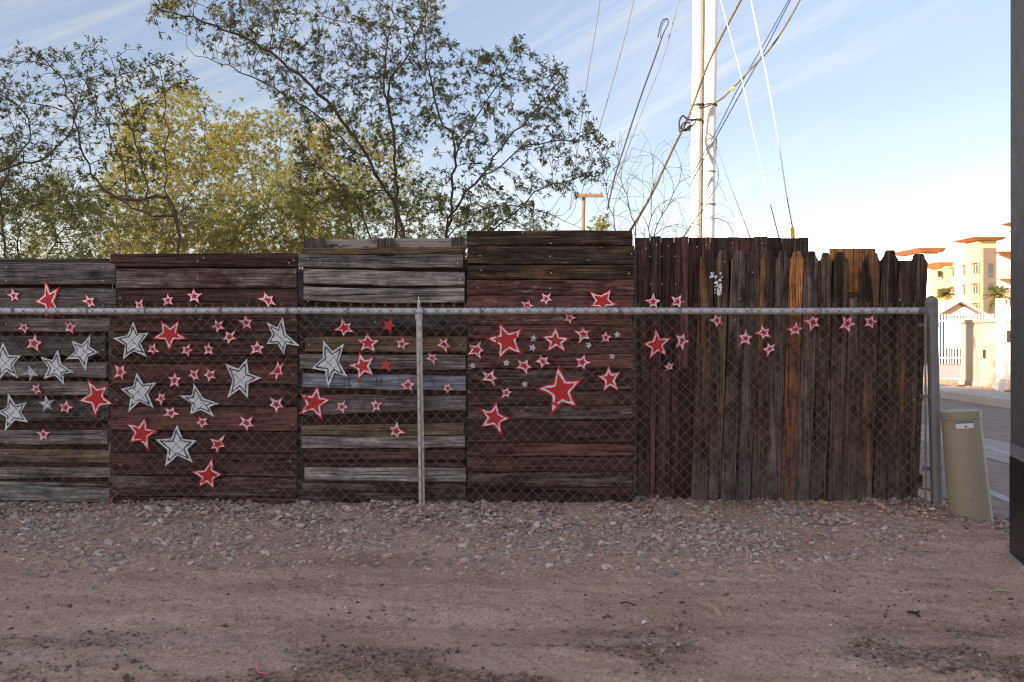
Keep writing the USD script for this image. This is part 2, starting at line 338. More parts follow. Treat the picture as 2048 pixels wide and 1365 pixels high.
asphalt = plain('asphalt', (0.26, 0.195, 0.16), rough=0.95, var=0.22, scale=5, dirt=(0.31, 0.235, 0.19), dirt_amount=0.35, bump=0.5, bscale=140)
road_white = plain('worn_road_paint', (0.42, 0.4, 0.38), rough=0.8, var=0.2, scale=20, dirt=(0.17, 0.16, 0.15), dirt_amount=0.6)
cabinet_mat = plain('beige_cabinet_paint', (0.4, 0.315, 0.23), rough=0.55, var=0.04, scale=2)
lock_mat = plain('dark_metal', (0.06, 0.05, 0.045), rough=0.4, metallic=0.5)
iron_white = plain('white_iron_paint', (0.74, 0.73, 0.7), rough=0.5, var=0.05)
bin_blue = plain('dark_blue_paint', (0.02, 0.05, 0.17), rough=0.5, var=0.15)
bin_black = plain('black_lid', (0.014, 0.014, 0.016), rough=0.5)
stucco_white = plain('white_stucco', (0.55, 0.5, 0.41), rough=0.9, var=0.03, scale=1)
stucco_cream = plain('cream_stucco', (0.5, 0.37, 0.19), rough=0.9, var=0.03, scale=1)
stucco_brown = plain('brown_stucco', (0.12, 0.088, 0.066), rough=0.9, var=0.04, scale=1)
eave_wood = plain('rust_brown_soffit', (0.36, 0.15, 0.055), rough=0.8, var=0.08, scale=1)
glass_pane = plain('window_pane', (0.05, 0.06, 0.06), rough=0.12, var=0.1, scale=1, spec=0.8)
glass_dark = plain('dark_window_pane', (0.02, 0.02, 0.018), rough=0.12, var=0.1, scale=1, spec=0.8)
frame_tan = plain('window_trim', (0.46, 0.32, 0.17), rough=0.7)
shingle = plain('pale_roof', (0.55, 0.5, 0.44), rough=0.9, var=0.1, scale=3)
house_tan = plain('tan_gable', (0.5, 0.36, 0.26), rough=0.9, var=0.06, scale=1)
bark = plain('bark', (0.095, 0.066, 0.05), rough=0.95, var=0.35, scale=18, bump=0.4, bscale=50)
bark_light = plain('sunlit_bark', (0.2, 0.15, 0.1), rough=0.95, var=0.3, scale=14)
far_pole_mat = plain('orange_brown_pole', (0.15, 0.085, 0.045), rough=0.9)
palm_trunk = plain('palm_bark', (0.2, 0.12, 0.07), rough=0.95, var=0.2)
pink_plastic = plain('pink_ribbon', (0.75, 0.2, 0.24), rough=0.5)
paper = plain('white_paper', (0.75, 0.74, 0.74), rough=0.8)
straw_mat = plain('straw', (0.5, 0.38, 0.26), rough=0.9, var=0.2, scale=40)
green_bit = plain('pale_green_leaf', (0.3, 0.33, 0.16), rough=0.7)
orange_leaf = plain('dry_orange_leaf', (0.42, 0.18, 0.06), rough=0.8, var=0.3, scale=30)
red_bit = plain('red_scrap', (0.6, 0.05, 0.05), rough=0.5)
dark_twig = plain('dark_twig', (0.04, 0.03, 0.022), rough=0.95)

def leafy(name, lo, hi, trans, tmix=0.4):
    return usdkit.material(stage, LOOKS + name, {
        'g': ('geometry', {}), 'r': ('rgb_ramp', {'ramp': [(0.0, lo), (1.0, hi)]}),
        'rt': ('rgb_ramp', {'ramp': [(0.0, tuple(c * 0.75 for c in trans)), (1.0, trans)]}),
        'p': ('principled_bsdf', {'roughness': 0.5, 'specular_ior_level': 0.35}), 't': ('translucent_bsdf', {}), 'm': ('mix_closure', {'fac': tmix})},
        [('g.random_per_island', 'r.fac'), ('g.random_per_island', 'rt.fac'), ('r.color', 'p.base_color'), ('rt.color', 't.color'), ('p.BSDF', 'm.closure1'), ('t.BSDF', 'm.closure2')], surface='m.closure')
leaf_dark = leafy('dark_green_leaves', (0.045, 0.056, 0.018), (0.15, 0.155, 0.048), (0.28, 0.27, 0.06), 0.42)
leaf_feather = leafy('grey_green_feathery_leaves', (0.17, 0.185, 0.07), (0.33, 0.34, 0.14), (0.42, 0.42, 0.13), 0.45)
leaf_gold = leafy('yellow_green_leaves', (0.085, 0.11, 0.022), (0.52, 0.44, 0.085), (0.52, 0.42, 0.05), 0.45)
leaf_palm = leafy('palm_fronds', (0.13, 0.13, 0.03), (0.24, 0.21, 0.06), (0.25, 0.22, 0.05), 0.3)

# ground: dirt with finer tones
def dirt_material():
    return usdkit.material(stage, LOOKS + 'alley_dirt', {
        'g': ('geometry', {}),
        'n1': ('noise_texture', {'scale': 1.1, 'detail': 6.0, 'roughness': 0.6}), 'r1': ('rgb_ramp', {'ramp': [(0.3, (0.42, 0.27, 0.182)), (0.5, (0.535, 0.36, 0.252)), (0.7, (0.61, 0.43, 0.315))]}),
        'mp': ('mapping', {'scale': (0.8, 3.6, 1.0)}), 'n2': ('noise_texture', {'scale': 1.3, 'detail': 6.0, 'roughness': 0.7}), 'r2': ('rgb_ramp', {'ramp': [(0.34, (0.78, 0.75, 0.72)), (0.54, (1, 1, 1))]}),
        'n3': ('noise_texture', {'scale': 95.0, 'detail': 5.0, 'roughness': 0.75}), 'r3': ('rgb_ramp', {'ramp': [(0.36, (0.5, 0.48, 0.47)), (0.5, (1.05, 1.05, 1.05)), (0.64, (1.4, 1.39, 1.38))]}),
        'n4': ('noise_texture', {'scale': 17.0, 'detail': 6.0, 'roughness': 0.7}), 'r4': ('rgb_ramp', {'ramp': [(0.34, (0.5, 0.47, 0.45)), (0.44, (1, 1, 1))]}),
        'a': ('mix', {'mix_type': 'multiply', 'fac': 1.0}), 'b': ('mix', {'mix_type': 'multiply', 'fac': 0.8}), 'c': ('mix', {'mix_type': 'multiply', 'fac': 0.7}),
        'at': ('attribute', {'attribute': 'damp'}), 'n5': ('noise_texture', {'scale': 34.0, 'detail': 6.0, 'roughness': 0.75}), 'r5': ('rgb_ramp', {'ramp': [(0.36, (0, 0, 0)), (0.6, (1, 1, 1))]}), 'dm': ('math', {'math_type': 'multiply'}), 'dmx': ('mix', {'mix_type': 'multiply', 'color2': (0.42, 0.38, 0.35)}),
        'hs': ('math', {'math_type': 'add'}), 'bump': ('bump', {'strength': 0.9, 'distance': 0.010}),
        'p': ('principled_bsdf', {'roughness': 0.97, 'specular_ior_level': 0.15})},
        [('g.position', 'n1.vector'), ('g.position', 'mp.vector'), ('mp.vector', 'n2.vector'), ('g.position', 'n3.vector'), ('g.position', 'n4.vector'),
         ('n1.fac', 'r1.fac'), ('n2.fac', 'r2.fac'), ('n3.fac', 'r3.fac'), ('n4.fac', 'r4.fac'),
         ('r1.color', 'a.color1'), ('r2.color', 'a.color2'), ('a.color', 'b.color1'), ('r3.color', 'b.color2'), ('b.color', 'c.color1'), ('r4.color', 'c.color2'), ('g.position', 'n5.vector'), ('n5.fac', 'r5.fac'), ('r5.color', 'dm.value1'), ('at.fac', 'dm.value2'), ('dm.value', 'dmx.fac'), ('c.color', 'dmx.color1'), ('dmx.color', 'p.base_color'),
         ('n3.fac', 'hs.value1'), ('n4.fac', 'hs.value2'), ('hs.value', 'bump.height'), ('bump.normal', 'p.normal')], surface='p.BSDF')
dirt_mat = dirt_material()

# ------------------------------------------------------------------ the setting: ground, street
ROAD_X0 = 3.0
def smooth(a, b, x):
    t = np.clip((x - a) / (b - a), 0, 1)
    return t * t * (3 - 2 * t)
def ground_z(x, y, fine=True):
    x, y = np.asarray(x, float), np.asarray(y, float)
    p = np.stack([x, y, np.zeros_like(x)], -1)
    near = smooth(14, 8, y) * smooth(-2, 0, y) * smooth(9, 5, np.abs(x))
    z = 0.028 * smooth(4.0, 5.2, y) * smooth(14, 8, y)                       # the gravel bank along the fence
    z = z + 0.03 * (meshkit.fbm(p * [0.7, 1.4, 1], 3, 3) - 0.5) * near
    z = z - 0.018 * np.exp(-((y - 3.25) / 0.18) ** 2) * near                   # wheel track
    if fine:
        z = z + (0.016 * (meshkit.fbm(p * [5, 8, 1], 4, 11) - 0.5) + 0.010 * (meshkit.noise(p * 33, 5) - 0.5)) * near
        clod = np.clip(meshkit.fbm(p * 14, 3, 21) - 0.56, 0, 1) * 0.05
        damp = smooth(3.2, 2.6, y) * smooth(0.2, 1.2, x) + 0.35 * smooth(3.1, 2.7, y)
        z = z + clod * (0.25 + damp) * near
    road = smooth(ROAD_X0 - 0.45, ROAD_X0 - 0.02, x) * smooth(4.4, 5.0, y)
    road = np.maximum(road, smooth(ROAD_X0 + 0.4, ROAD_X0 + 1.0, x))
    return z * (1 - road) - 0.03 * road
xs = np.unique(np.r_[-2500, -1000, -400, -200, -100, np.arange(-60, -6, 2.0), np.arange(-6, -3.6, 0.1), np.arange(-3.6, 3.2, 0.011), np.arange(3.2, 6, 0.1), np.arange(6, 80, 2.5), 100, 200, 400, 1000, 2500].__array__())
ys = np.unique(np.r_[-2500, -800, -200, -100, np.arange(-40, 0, 4.0), np.arange(0, 2.3, 0.1), np.arange(2.3, 4.2, 0.0095), np.arange(4.2, 6.0, 0.03), np.arange(6, 16, 0.4), np.arange(16, 140, 6.0), 200, 400, 1000, 2500])
GX, GY = np.meshgrid(xs, ys)
GZ = ground_z(GX, GY)
nx, ny = len(xs), len(ys)
i0 = (np.arange(ny - 1)[:, None] * nx + np.arange(nx - 1)[None]).ravel()
gf = np.vstack([np.stack([i0, i0 + 1, i0 + nx + 1], 1), np.stack([i0, i0 + nx + 1, i0 + nx], 1)])
gp = obj('ground', (np.stack([GX, GY, GZ], -1).reshape(-1, 3), gf), dirt_mat, kind='structure', smooth=True)
def soil_patches(x, y):
    pt = meshkit.fbm(np.stack([x * 2.0, y * 4.5, x * 0], -1), 4, 24)
    return smooth(0.44, 0.62, pt), smooth(3.35, 2.8, y) * smooth(-2.2, 1.0, x) + 0.25 * smooth(3.5, 3.0, y)
pa, pb = soil_patches(GX.ravel(), GY.ravel())
UsdGeom.PrimvarsAPI(stage.GetPrimAtPath(gp)).CreatePrimvar('damp', Sdf.ValueTypeNames.FloatArray, 'vertex').Set(Vt.FloatArray.FromNumpy(np.clip(pa * (0.15 + pb) + 0.5 * np.exp(-((GY.ravel() - 3.2 - 0.05 * np.sin(GX.ravel() * 1.3)) / 0.085) ** 2) * (0.35 + 0.65 * smooth(-1.2, 1.6, GX.ravel())), 0, 1).astype(np.float32)))

def sheet(x0, x1, y0, y1, z, thick=0.0, rag=0.0, seed=0):
    yy = np.r_[np.arange(y0, 14, 0.12), np.linspace(14, y1, 30)] if rag else np.array([y0, y1])
    xl = x0 + rag * (meshkit.fbm(np.stack([yy * 2.1, yy * 0 + seed, yy * 0], 1), 4, seed) - 0.5) * 2 if rag else np.full(len(yy), x0)
    v = np.vstack([np.stack([xl, yy, np.full(len(yy), z)], 1), np.stack([np.full(len(yy), x1), yy, np.full(len(yy), z)], 1)])
    n = len(yy); i = np.arange(n - 1)
    return v, np.vstack([np.stack([i, i + n, i + n + 1], 1), np.stack([i, i + n + 1, i + 1], 1)])
obj('road', sheet(ROAD_X0 + 0.05, 4.3, 4.75, 130, -0.022, rag=0.14, seed=2), asphalt, kind='structure')
obj('gutter', sheet(4.3, 5.1, 3.0, 130, -0.018), concrete, kind='structure')
obj('road', sheet(5.1, 7.45, 3.0, 130, -0.022), asphalt, kind='structure')
kerbs = [bx(7.45, 7.6, y, y + 2.98, -0.05, 0.10) for y in np.arange(3.0, 60, 3.0)]
kerb = thing('kerb', 'pale concrete kerb along the far side of the street', 'kerb', (7.5, 15, 0))
for k in kerbs[:12]:
    obj('kerb_stone', k, sidewalk_mat, kerb)
obj('kerb_run', cat_mesh(kerbs[12:]), sidewalk_mat, kerb)
sw = '/World/sidewalk'
UsdGeom.Xform.Define(stage, sw); LOC[sw] = np.zeros(3); tag(stage.GetPrimAtPath(sw), kind='structure')
for k in range(16):
    obj('sidewalk_slab', bx(7.605, 8.5, 3.0 + 1.8 * k, 3.0 + 1.8 * k + 1.788, -0.05, 0.096), sidewalk_mat, sw)
obj('sidewalk_slab', bx(7.605, 8.5, 31.8, 130, -0.05, 0.095), sidewalk_mat, sw)
obj('driveway', bx(8.505, 30, 19.5, 26.5, -0.05, 0.08), sidewalk_mat, kind='structure')
for (x0, x1, y0, y1, lab) in ((4.55, 4.62, 7.55, 9.6, 'thin worn white line on the concrete gutter strip'), (3.28, 3.36, 5.35, 6.6, 'faint white streak on the asphalt beside the green pedestal')):
    v, f = bx(x0, x1, y0, y1, -0.0179 if x0 > 4 else -0.0219, -0.0135 if x0 > 4 else -0.0175)
    v[:, 0] += (v[:, 1] - y0) * 0.12
    obj('road_marking', (v, f), road_white, label=lab, cat='road marking')

# the apartment block across the alley, behind the camera: it stands in the sun and shades the alley and the trees
blk = thing('alley_building', 'stepped apartment block behind the viewpoint whose shade covers the alley', 'building', (-40, -24, 0))
obj('wall', cat_mesh([bx(-51.5, -40.9, -36, -24, 0, 21.2), bx(-40.9, -28.5, -36, -24.05, 0, 18.1)]), stucco_white, blk)
obj('roof', cat_mesh([bx(-51.7, -40.8, -36.2, -23.9, 21.2, 21.45), bx(-40.795, -28.3, -36.2, -23.95, 18.1, 18.35)]), eave_wood, blk)
for fl in range(5):
    for k in range(-17, -9):
        obj('window', bx(k * 3.0 - 0.7, k * 3.0 + 0.7, -24.02 if k < -13 else -24.07, -23.97 if k < -13 else -24.02, 1.0 + 3.4 * fl, 2.3 + 3.4 * fl), glass_pane, blk)

# ------------------------------------------------------------------ the board fence
YB, YBACK = 5.45, 5.485         # faces of the outer boards and of the boards behind them
def hplank(parent, x0, x1, tl, tr, bl, br, mat, Y=YB, th=0.02, wave=1.0, bow=0.0, name='plank', seed=None, label=None):
    """A horizontal board whose corners are photograph pixels at depth Y."""
    seed = seed if seed is not None else int(x0 * 3 + tl * 7)
    n = max(6, int((x1 - x0) / 18))
    t = np.linspace(0, 1, n)
    px = x0 + (x1 - x0) * t
    k = np.stack([px * 0.018, np.full(n, seed * 1.37), np.zeros(n)], 1)
    top = tl + (tr - tl) * t + wave * 3.2 * (meshkit.fbm(k, 3, 1) - 0.5) + bow * 4 * t * (1 - t)
    bot = bl + (br - bl) * t + wave * 3.2 * (meshkit.fbm(k + 40, 3, 2) - 0.5) + bow * 4 * t * (1 - t)
    Yv = Y + 0.004 * (meshkit.fbm(k + 80, 2, 3) - 0.5) + RNG.uniform(-0.002, 0.002)
    s = FPX / Y
    X, ZT, ZB = (px - CX) / s, EYE - (top - HOR) / s, EYE - (bot - HOR) / s
    X = X + np.where(t == 0, RNG.uniform(-0.004, 0.004), 0) + np.where(t == 1, RNG.uniform(-0.004, 0.004), 0)
    c = 0.0055
    prof = []
    for d, z in ((th, ZB), (c, ZB), (0, ZB + c), (0, ZT - c), (c, ZT), (th, ZT)):
        prof.append(np.stack([X, Yv + d, z], 1))
    return obj(name, loft(np.stack(prof, 1)), mat, parent, label=label)

def vplank(parent, tx0, tx1, ty, bx0, bx1, by, mat, Y=YB, th=0.019, ear=0.0, wave=1.0, name='board', label=None, jag=0.0):
    """An upright board: top edge tx0..tx1 at pixel row ty, bottom bx0..bx1 at row by; ear = height in pixels of a dog-eared top."""
    n = 20
    seed = int(tx0 * 5 + ty)
    rows = np.linspace(by, ty + ear, n)
    w_in = np.zeros(n)
    if ear:
        rows = np.r_[rows, ty + ear * 0.78, ty + ear * 0.55, ty + ear * 0.22, ty]
        w_in = np.r_[w_in, 0.09, 0.18, 0.21, 0.30]
    t = (by - rows) / (by - ty)
    k = np.stack([rows * 0.012, np.full(len(rows), seed * 1.37), np.zeros(len(rows))], 1)
    l = bx0 + (tx0 - bx0) * t + wave * 2.4 * (meshkit.fbm(k, 3, 1) - 0.5)
    r = bx1 + (tx1 - bx1) * t + wave * 2.4 * (meshkit.fbm(k + 40, 3, 2) - 0.5)
    wd = r - l
    l, r = l + w_in * wd * RNG.uniform(0.85, 1.15), r - w_in * wd * RNG.uniform(0.85, 1.15)
    Yv = Y + 0.006 * (meshkit.fbm(k + 80, 2, 3) - 0.5) + RNG.uniform(-0.003, 0.003)
    s = FPX / Y
    Z = EYE - (rows - HOR) / s
    c = 0.0028
    prof = []
    for d, x in ((th, l), (c, l), (0, l + c * s), (0, r - c * s), (c, r), (th, r)):
        z = Z.copy()
        if jag:
            z[-1] += jag * RNG.uniform(-1, 1)
        prof.append(np.stack([(x - CX) / s, Yv + d, z], 1))
    return obj(name, loft(np.stack(prof, 1)), mat, parent, label=label)

def nails(parent, spots, Y=YB, r=0.0045):
    parts = [lathe([(r, 0), (r * 0.8, 0.002)], P(x, y, Y - 0.001), 7, (0, -1, 0)) for x, y in spots]
    obj('nail_heads', cat_mesh(parts), nail_mat, parent, kind='stuff')

def stud(parent, px, ty, by, w=0.085, Y=5.51, mat=None, name='post', d=0.06):
    c = P(px, ty, Y); b = P(px, by, Y)
    obj(name, bx(c[0] - w / 2, c[0] + w / 2, Y, Y + d, b[2], c[2]), mat or W['post'], parent)

def backing(parent, x0, x1, y0, y1, n, mat=None, Y=YBACK, seed=0):
    e = np.linspace(y0, y1, n + 1)
    for k in range(n):
        hplank(parent, x0, x1, e[k] - 2, e[k] - 2, e[k + 1] + 2, e[k + 1] + 2, mat or W['backing'], Y=Y + (0.0 if k % 2 else 0.019), th=0.018, wave=0.4, name='backing_board', seed=seed + k)

# panel 1: far left, grey slats with gaps
p1 = thing('wood_fence_panel', 'grey horizontal slat panel with dark gaps at the left edge of the fence', 'fence panel', P(60, 1018, YB))
hplank(p1, -150, 216, 516, 518, 524, 524, W['dark'], Y=5.55, name='cap_board')
backing(p1, -150, 222, 524, 1004, 6, seed=1)
rows1 = [(-150, 231, 525, 526, 570, 569, 'dark'), (-150, 232, 577, 577, 618, 618, 'dark'), (-150, 219, 637, 638, 664, 664, 'grey'), (-150, 212, 672, 673, 712, 712, 'dark'),
         (-150, 213, 720, 726, 752, 756, 'grey'), (-150, 215, 762, 764, 790, 791, 'grey'), (-150, 217, 800, 801, 842, 843, 'dark'), (-150, 214, 860, 861, 889, 890, 'grey'),
         (-150, 220, 898, 901, 924, 927, 'tan'), (-150, 221, 934, 936, 960, 956, 'grey'), (-150, 219, 970, 977, 999, 1007, 'lightgrey')]
for (a, b, tl, tr, bl, br, m) in rows1:
    hplank(p1, a, b, tl, tr, bl, br, W[m])
hplank(p1, -150, 221, 958, 970, 972, 974, W['grey'], Y=5.462, name='split_sliver', wave=1.4)
hplank(p1, 30, 219, 1004, 1006, 1015, 1017, W['stainred'], Y=5.47)
hplank(p1, -150, 30, 1001, 1001, 1012, 1012, W['white'], Y=5.465)
stud(p1, 222, 640, 1020, 0.035, 5.46, W['dark'])
nails(p1, [(x, y) for y in (535, 562, 583, 610, 648, 700, 735, 777, 812, 836, 868, 884, 908, 945, 985, 1000) for x in (12, 205)])

# panel 2: closed brown planks
p2 = thing('wood_fence_panel', 'closed red-brown plank panel second from the left edge', 'fence panel', P(410, 1018, YB))
backing(p2, 226, 596, 515, 1010, 5, seed=20)
rows2 = [(222, 594, 508, 506, 534, 534, 'stain'), (231, 593, 538, 538, 577, 577, 'staingrey'), (232, 594, 579, 579, 627, 627, 'stain'), (226, 594, 629, 628, 664, 665, 'stain'),
         (224, 594, 667, 666, 680, 681, 'staingrey'), (223, 594, 682, 681, 711, 711, 'stain'), (222, 595, 713, 712, 728, 726, 'stain'), (222, 594, 729, 727, 768, 770, 'stainred'),
         (221, 593, 770, 772, 812, 813, 'stain'), (221, 593, 814, 816, 861, 863, 'stainred'), (222, 592, 864, 866, 905, 907, 'stain'), (223, 592, 907, 910, 950, 955, 'stain'),
         (224, 592, 952, 957, 993, 995, 'stainflake'), (226, 590, 995, 997, 1013, 1014, 'stain')]
for (a, b, tl, tr, bl, br, m) in rows2:
    hplank(p2, a, b, tl, tr, bl, br, W[m], wave=0.7)
stud(p2, 599, 540, 1020, 0.04, 5.5, W['dark'])
nails(p2, [(395, 523), (407, 516), (587, 521), (578, 526), (395, 558), (590, 545), (240, 596), (588, 640), (392, 612), (585, 750), (232, 800), (580, 922), (583, 945), (240, 930), (240, 975), (585, 850), (400, 640), (545, 625)])

# panel 3: gappy slats behind the steel post, three post tops and a peeling board
p3 = thing('wood_fence_panel', 'gappy grey slat panel behind the middle steel post with three post tops', 'fence panel', P(768, 1018, YB))
hplank(p3, 612, 930, 481, 476, 515, 515, W['white'], Y=5.56, name='peeling_board')
for (a, b, t) in ((608, 648, 477), (754, 785, 477), (903, 929, 475)):
    stud(p3, (a + b) / 2, t, 1015, (b - a) / FPX * 5.49, 5.49, W['post'], name='post')
backing(p3, 606, 930, 534, 1008, 6, seed=40, Y=5.47)
rows3 = [(604, 929, 497, 493, 510, 509, 'tan', 0, 5.462), (597, 927, 509, 509, 533, 536, 'dark', 3, YB), (607, 928, 537, 545, 567, 574, 'grey', 1, YB), (606, 928, 572, 576, 601, 606, 'grey', 4, YB),
         (607, 932, 627, 627, 657, 659, 'dark', 0, YB), (610, 935, 673, 673, 704, 705, 'tan', 0, YB), (600, 930, 710, 711, 737, 740, 'grey', 0, YB), (606, 931, 747, 753, 776, 783, 'blue', 0, YB),
         (610, 930, 789, 798, 800, 808, 'tan', -2, 5.462), (604, 931, 801, 791, 831, 821, 'grey', 0, YB), (602, 929, 850, 846, 871, 871, 'tan', 2, YB), (603, 929, 873, 872, 897, 895, 'grey', 1, YB),
         (608, 933, 935, 937, 961, 965, 'lightgrey', 0, YB), (604, 930, 967, 968, 1009, 1008, 'staingrey', 0, 5.46), (606, 930, 899, 901, 919, 921, 'stain', 0, 5.462)]
blue_plank = None
for (a, b, tl, tr, bl, br, m, bow, Y) in rows3:
    q = hplank(p3, a, b, tl, tr, bl, br, W[m], bow=bow, Y=Y, wave=1.3)
    blue_plank = q if m == 'blue' else blue_plank
def lettering(text, px, py, hpx, Y, parent, mat, name='painted_letter'):
    s = FPX / Y
    m = meshkit.text_mesh(text, hpx / s, 0.0008)
    v = np.array(m.vertices); v -= [v[:, 0].mean(), v[:, 1].mean(), 0]
    c = P(px, py, Y)
    obj(name, (np.stack([c[0] + v[:, 0], Y + 0.0008 - v[:, 2], c[2] + v[:, 1]], 1), np.array(m.faces)), mat, parent)
lettering('H', 758, 765, 15, YB - 0.0085, blue_plank, ink)
lettering('II', 693, 764, 16, YB - 0.0085, blue_plank, ink)
nails(p3, [(615, 518), (915, 527), (616, 603), (612, 553), (920, 560), (752, 860), (920, 805), (922, 690), (618, 690), (922, 860), (618, 945), (925, 950), (640, 525), (750, 644)])
stud(p3, 932, 520, 1020, 0.03, 5.5, W['dark'])

# panel 4: tallest, red planks with flaking paint
p4 = thing('wood_fence_panel', 'tallest plank panel, dark on top and flaking red below, right of the steel post', 'fence panel', P(1100, 1012, YB))
backing(p4, 938, 1266, 470, 1003, 5, seed=60)
rows4 = [(933, 1265, 462, 461, 491, 490, 'charred'), (936, 1268, 492, 492, 529, 529, 'charred'), (935, 1269, 531, 530, 559, 560, 'charred'), (934, 1269, 561, 560, 590, 591, 'pink'),
         (934, 1267, 592, 592, 621, 621, 'pink'), (934, 1265, 622, 622, 650, 650, 'pink'), (936, 1267, 652, 651, 679, 680, 'stainred'), (936, 1266, 681, 681, 708, 708, 'stain'),
         (935, 1266, 710, 709, 737, 738, 'stainred'), (935, 1268, 740, 739, 781, 781, 'stainflake'), (938, 1270, 783, 784, 811, 812, 'stain'), (938, 1271, 813, 812, 840, 840, 'stainflake'),
         (938, 1270, 841, 842, 886, 886, 'stain'), (935, 1265, 887, 888, 913, 914, 'stainred'), (935, 1265, 915, 915, 944, 944, 'stain'), (935, 1264, 946, 945, 973, 974, 'staingrey'),
         (935, 1265, 975, 976, 1007, 1007, 'stain')]
for (a, b, tl, tr, bl, br, m) in rows4:
    hplank(p4, a, b, tl, tr, bl, br, W[m], wave=0.8, Y=YB + (0.006 if tl > 885 else 0))
nails(p4, [(1045, 466), (1102, 487), (962, 541), (1102, 546), (955, 576), (1100, 577), (1263, 508), (1258, 547), (992, 605), (1100, 513), (960, 512), (1174, 868), (1262, 825), (950, 660), (1100, 665)])
stud(p4, 1268, 500, 1015, 0.03, 5.52, W['dark'])

# panel 5: upright brown boards
Y5 = 5.56
p5 = thing('wood_fence_panel', 'upright red-brown board panel between tallest panel and dog-eared pickets', 'fence panel', P(1340, 1005, Y5))
for y in (560, 760, 950):
    hplank(p5, 1268, 1616, y, y, y + 22, y + 22, W['backing'], Y=Y5 + 0.022, th=0.04, name='rail', wave=0.2)
eb = np.linspace(1274, 1614, 9)
for k in range(8):
    vplank(p5, eb[k] + 0.3, eb[k + 1] - 0.3, 486, eb[k] - 2, eb[k + 1] - 2.6, 1003, W['vstain'], Y=Y5 + 0.064, wave=0.0, name='backing_board')
edges5 = [(1272, 1300, 476, 'vstain'), (1301.5, 1322, 473, 'vstaingrey'), (1323.5, 1348, 476, 'vstain'), (1350, 1362, 475, 'vstain'), (1362.5, 1377, 474, 'vpink'), (1378.5, 1403, 476, 'vstain'),
          (1404, 1422, 475, 'vpink'), (1423, 1430, 476, 'vstain'), (1431, 1456, 476, 'vstaingrey'), (1457, 1478, 475, 'vpink'), (1479.5, 1509, 476, 'vstain'), (1510, 1536, 474, 'vstaingrey'),
          (1537, 1563, 476, 'vstain'), (1564, 1582, 477, 'vstaingrey'), (1583, 1599, 477, 'picket'), (1600, 1617, 476, 'picket')]
for (a, b, t, m) in edges5:
    vplank(p5, a, b, t, a + (0 if a > 1400 else -1), b - 0.5, 737.5 if a < 1400 else 1000, W[m], Y=Y5, wave=0.5)
for (a, b, m) in ((1271, 1301, 'vstain'), (1302, 1312, 'vpink'), (1313, 1342, 'vstain'), (1344, 1358, 'vpink'), (1359, 1390, 'vstain')):
    vplank(p5, a, b, 739, a - 2, b - 3, 1005, W[m], Y=Y5, wave=0.5)
vplank(p5, 1391, 1404, 739, 1384, 1400, 1003, W['vstain'], Y=Y5 + 0.004, wave=0.5)
nails(p5, [(1292, 497), (1313, 490), (1337, 492), (1300, 513), (1323, 513), (1350, 513), (1301, 568), (1324, 568), (1351, 568), (1413, 490), (1465, 486), (1524, 487), (1394, 494)], Y=Y5)

# panel 6: dog-eared pickets, leaning a little
Y6 = 5.47
p6 = thing('picket_fence', 'weathered dog-eared picket fence section at the right end beside the steel corner post', 'fence panel', P(1620, 1010, Y6))
for y in (585, 780, 950):
    hplank(p6, 1392, 1845, y, y, y + 24, y + 24, W['backing'], Y=Y6 + 0.024, th=0.04, name='rail', wave=0.2)
eb = np.linspace(1408, 1842, 11)
for k in range(10):
    t_ = 560 if k in (6, 7) else 522
    vplank(p6, eb[k] + 0.2, eb[k + 1] - 0.2, 612 if eb[k] > 1640 and eb[k] < 1740 else t_, eb[k] - 18, eb[k + 1] - 18.4, 1003, W['picket'], Y=Y6 + 0.066, wave=0.0, name='backing_board')
pk = [(1402, 1430, 500, 1382, 1412.5, 1000, 'pickettan'), (1432, 1460, 500, 1413.5, 1440, 1000, 'picket'), (1465, 1493, 501, 1441, 1470, 1001, 'picketgrey'), (1494, 1522, 503, 1471.5, 1502, 1001, 'picketgrey'),
      (1523, 1552, 502, 1503, 1530, 1002, 'pickettan'), (1552.5, 1580, 502, 1531, 1560, 1002, 'picketgrey'), (1582, 1609, 503, 1561, 1591, 1003, 'brownpicket'), (1611, 1638, 503, 1592, 1620, 1003, 'picketgrey'),
      (1640, 1665, 506, 1621, 1651, 1003, 'picket'), (1668, 1697, 504, 1655, 1685, 1004, 'picket'), (1730, 1762, 506, 1714, 1744, 1010, 'pickettan'),
      (1766, 1798, 501, 1746, 1772, 1011, 'picket'), (1800, 1825, 523, 1773, 1805, 1013, 'pickettan'), (1822, 1858, 508, 1805.5, 1836, 1014, 'picket')]
for k, (a, b, t, c, d, e, m) in enumerate(pk):
    if m == 'brownpicket':
        vplank(p6, a, b, t, c + (a - c) * 0.74, d + (b - d) * 0.74, 632, W['orange'], Y=Y6 - 0.003, ear=17, name='picket', label='bright orange newer upper length of picket')
        vplank(p6, c + (a - c) * 0.74, d + (b - d) * 0.74, 633, c, d, e, W[m], Y=Y6 - 0.003, name='picket', label='orange-brown lower length of picket')
    else:
        vplank(p6, a, b, t, c, d, e, W[m], Y=Y6 + (0.004 if k % 2 else -0.004), ear=17 + (k % 3), name='picket', wave=1.6)
vplank(p6, 1699, 1728, 598, 1686, 1712, 1008, W['picket'], Y=Y6, name='picket', jag=0.02, label='broken picket with a jagged top')
vplank(p6, 1722, 1734, 548, 1712, 1722, 760, W['picket'], Y=Y6 + 0.012, name='picket', jag=0.02, label='narrow split picket')
vplank(p6, 1798, 1806, 560, 1790, 1798, 700, W['picket'], Y=Y6 + 0.014, name='picket', jag=0.01)
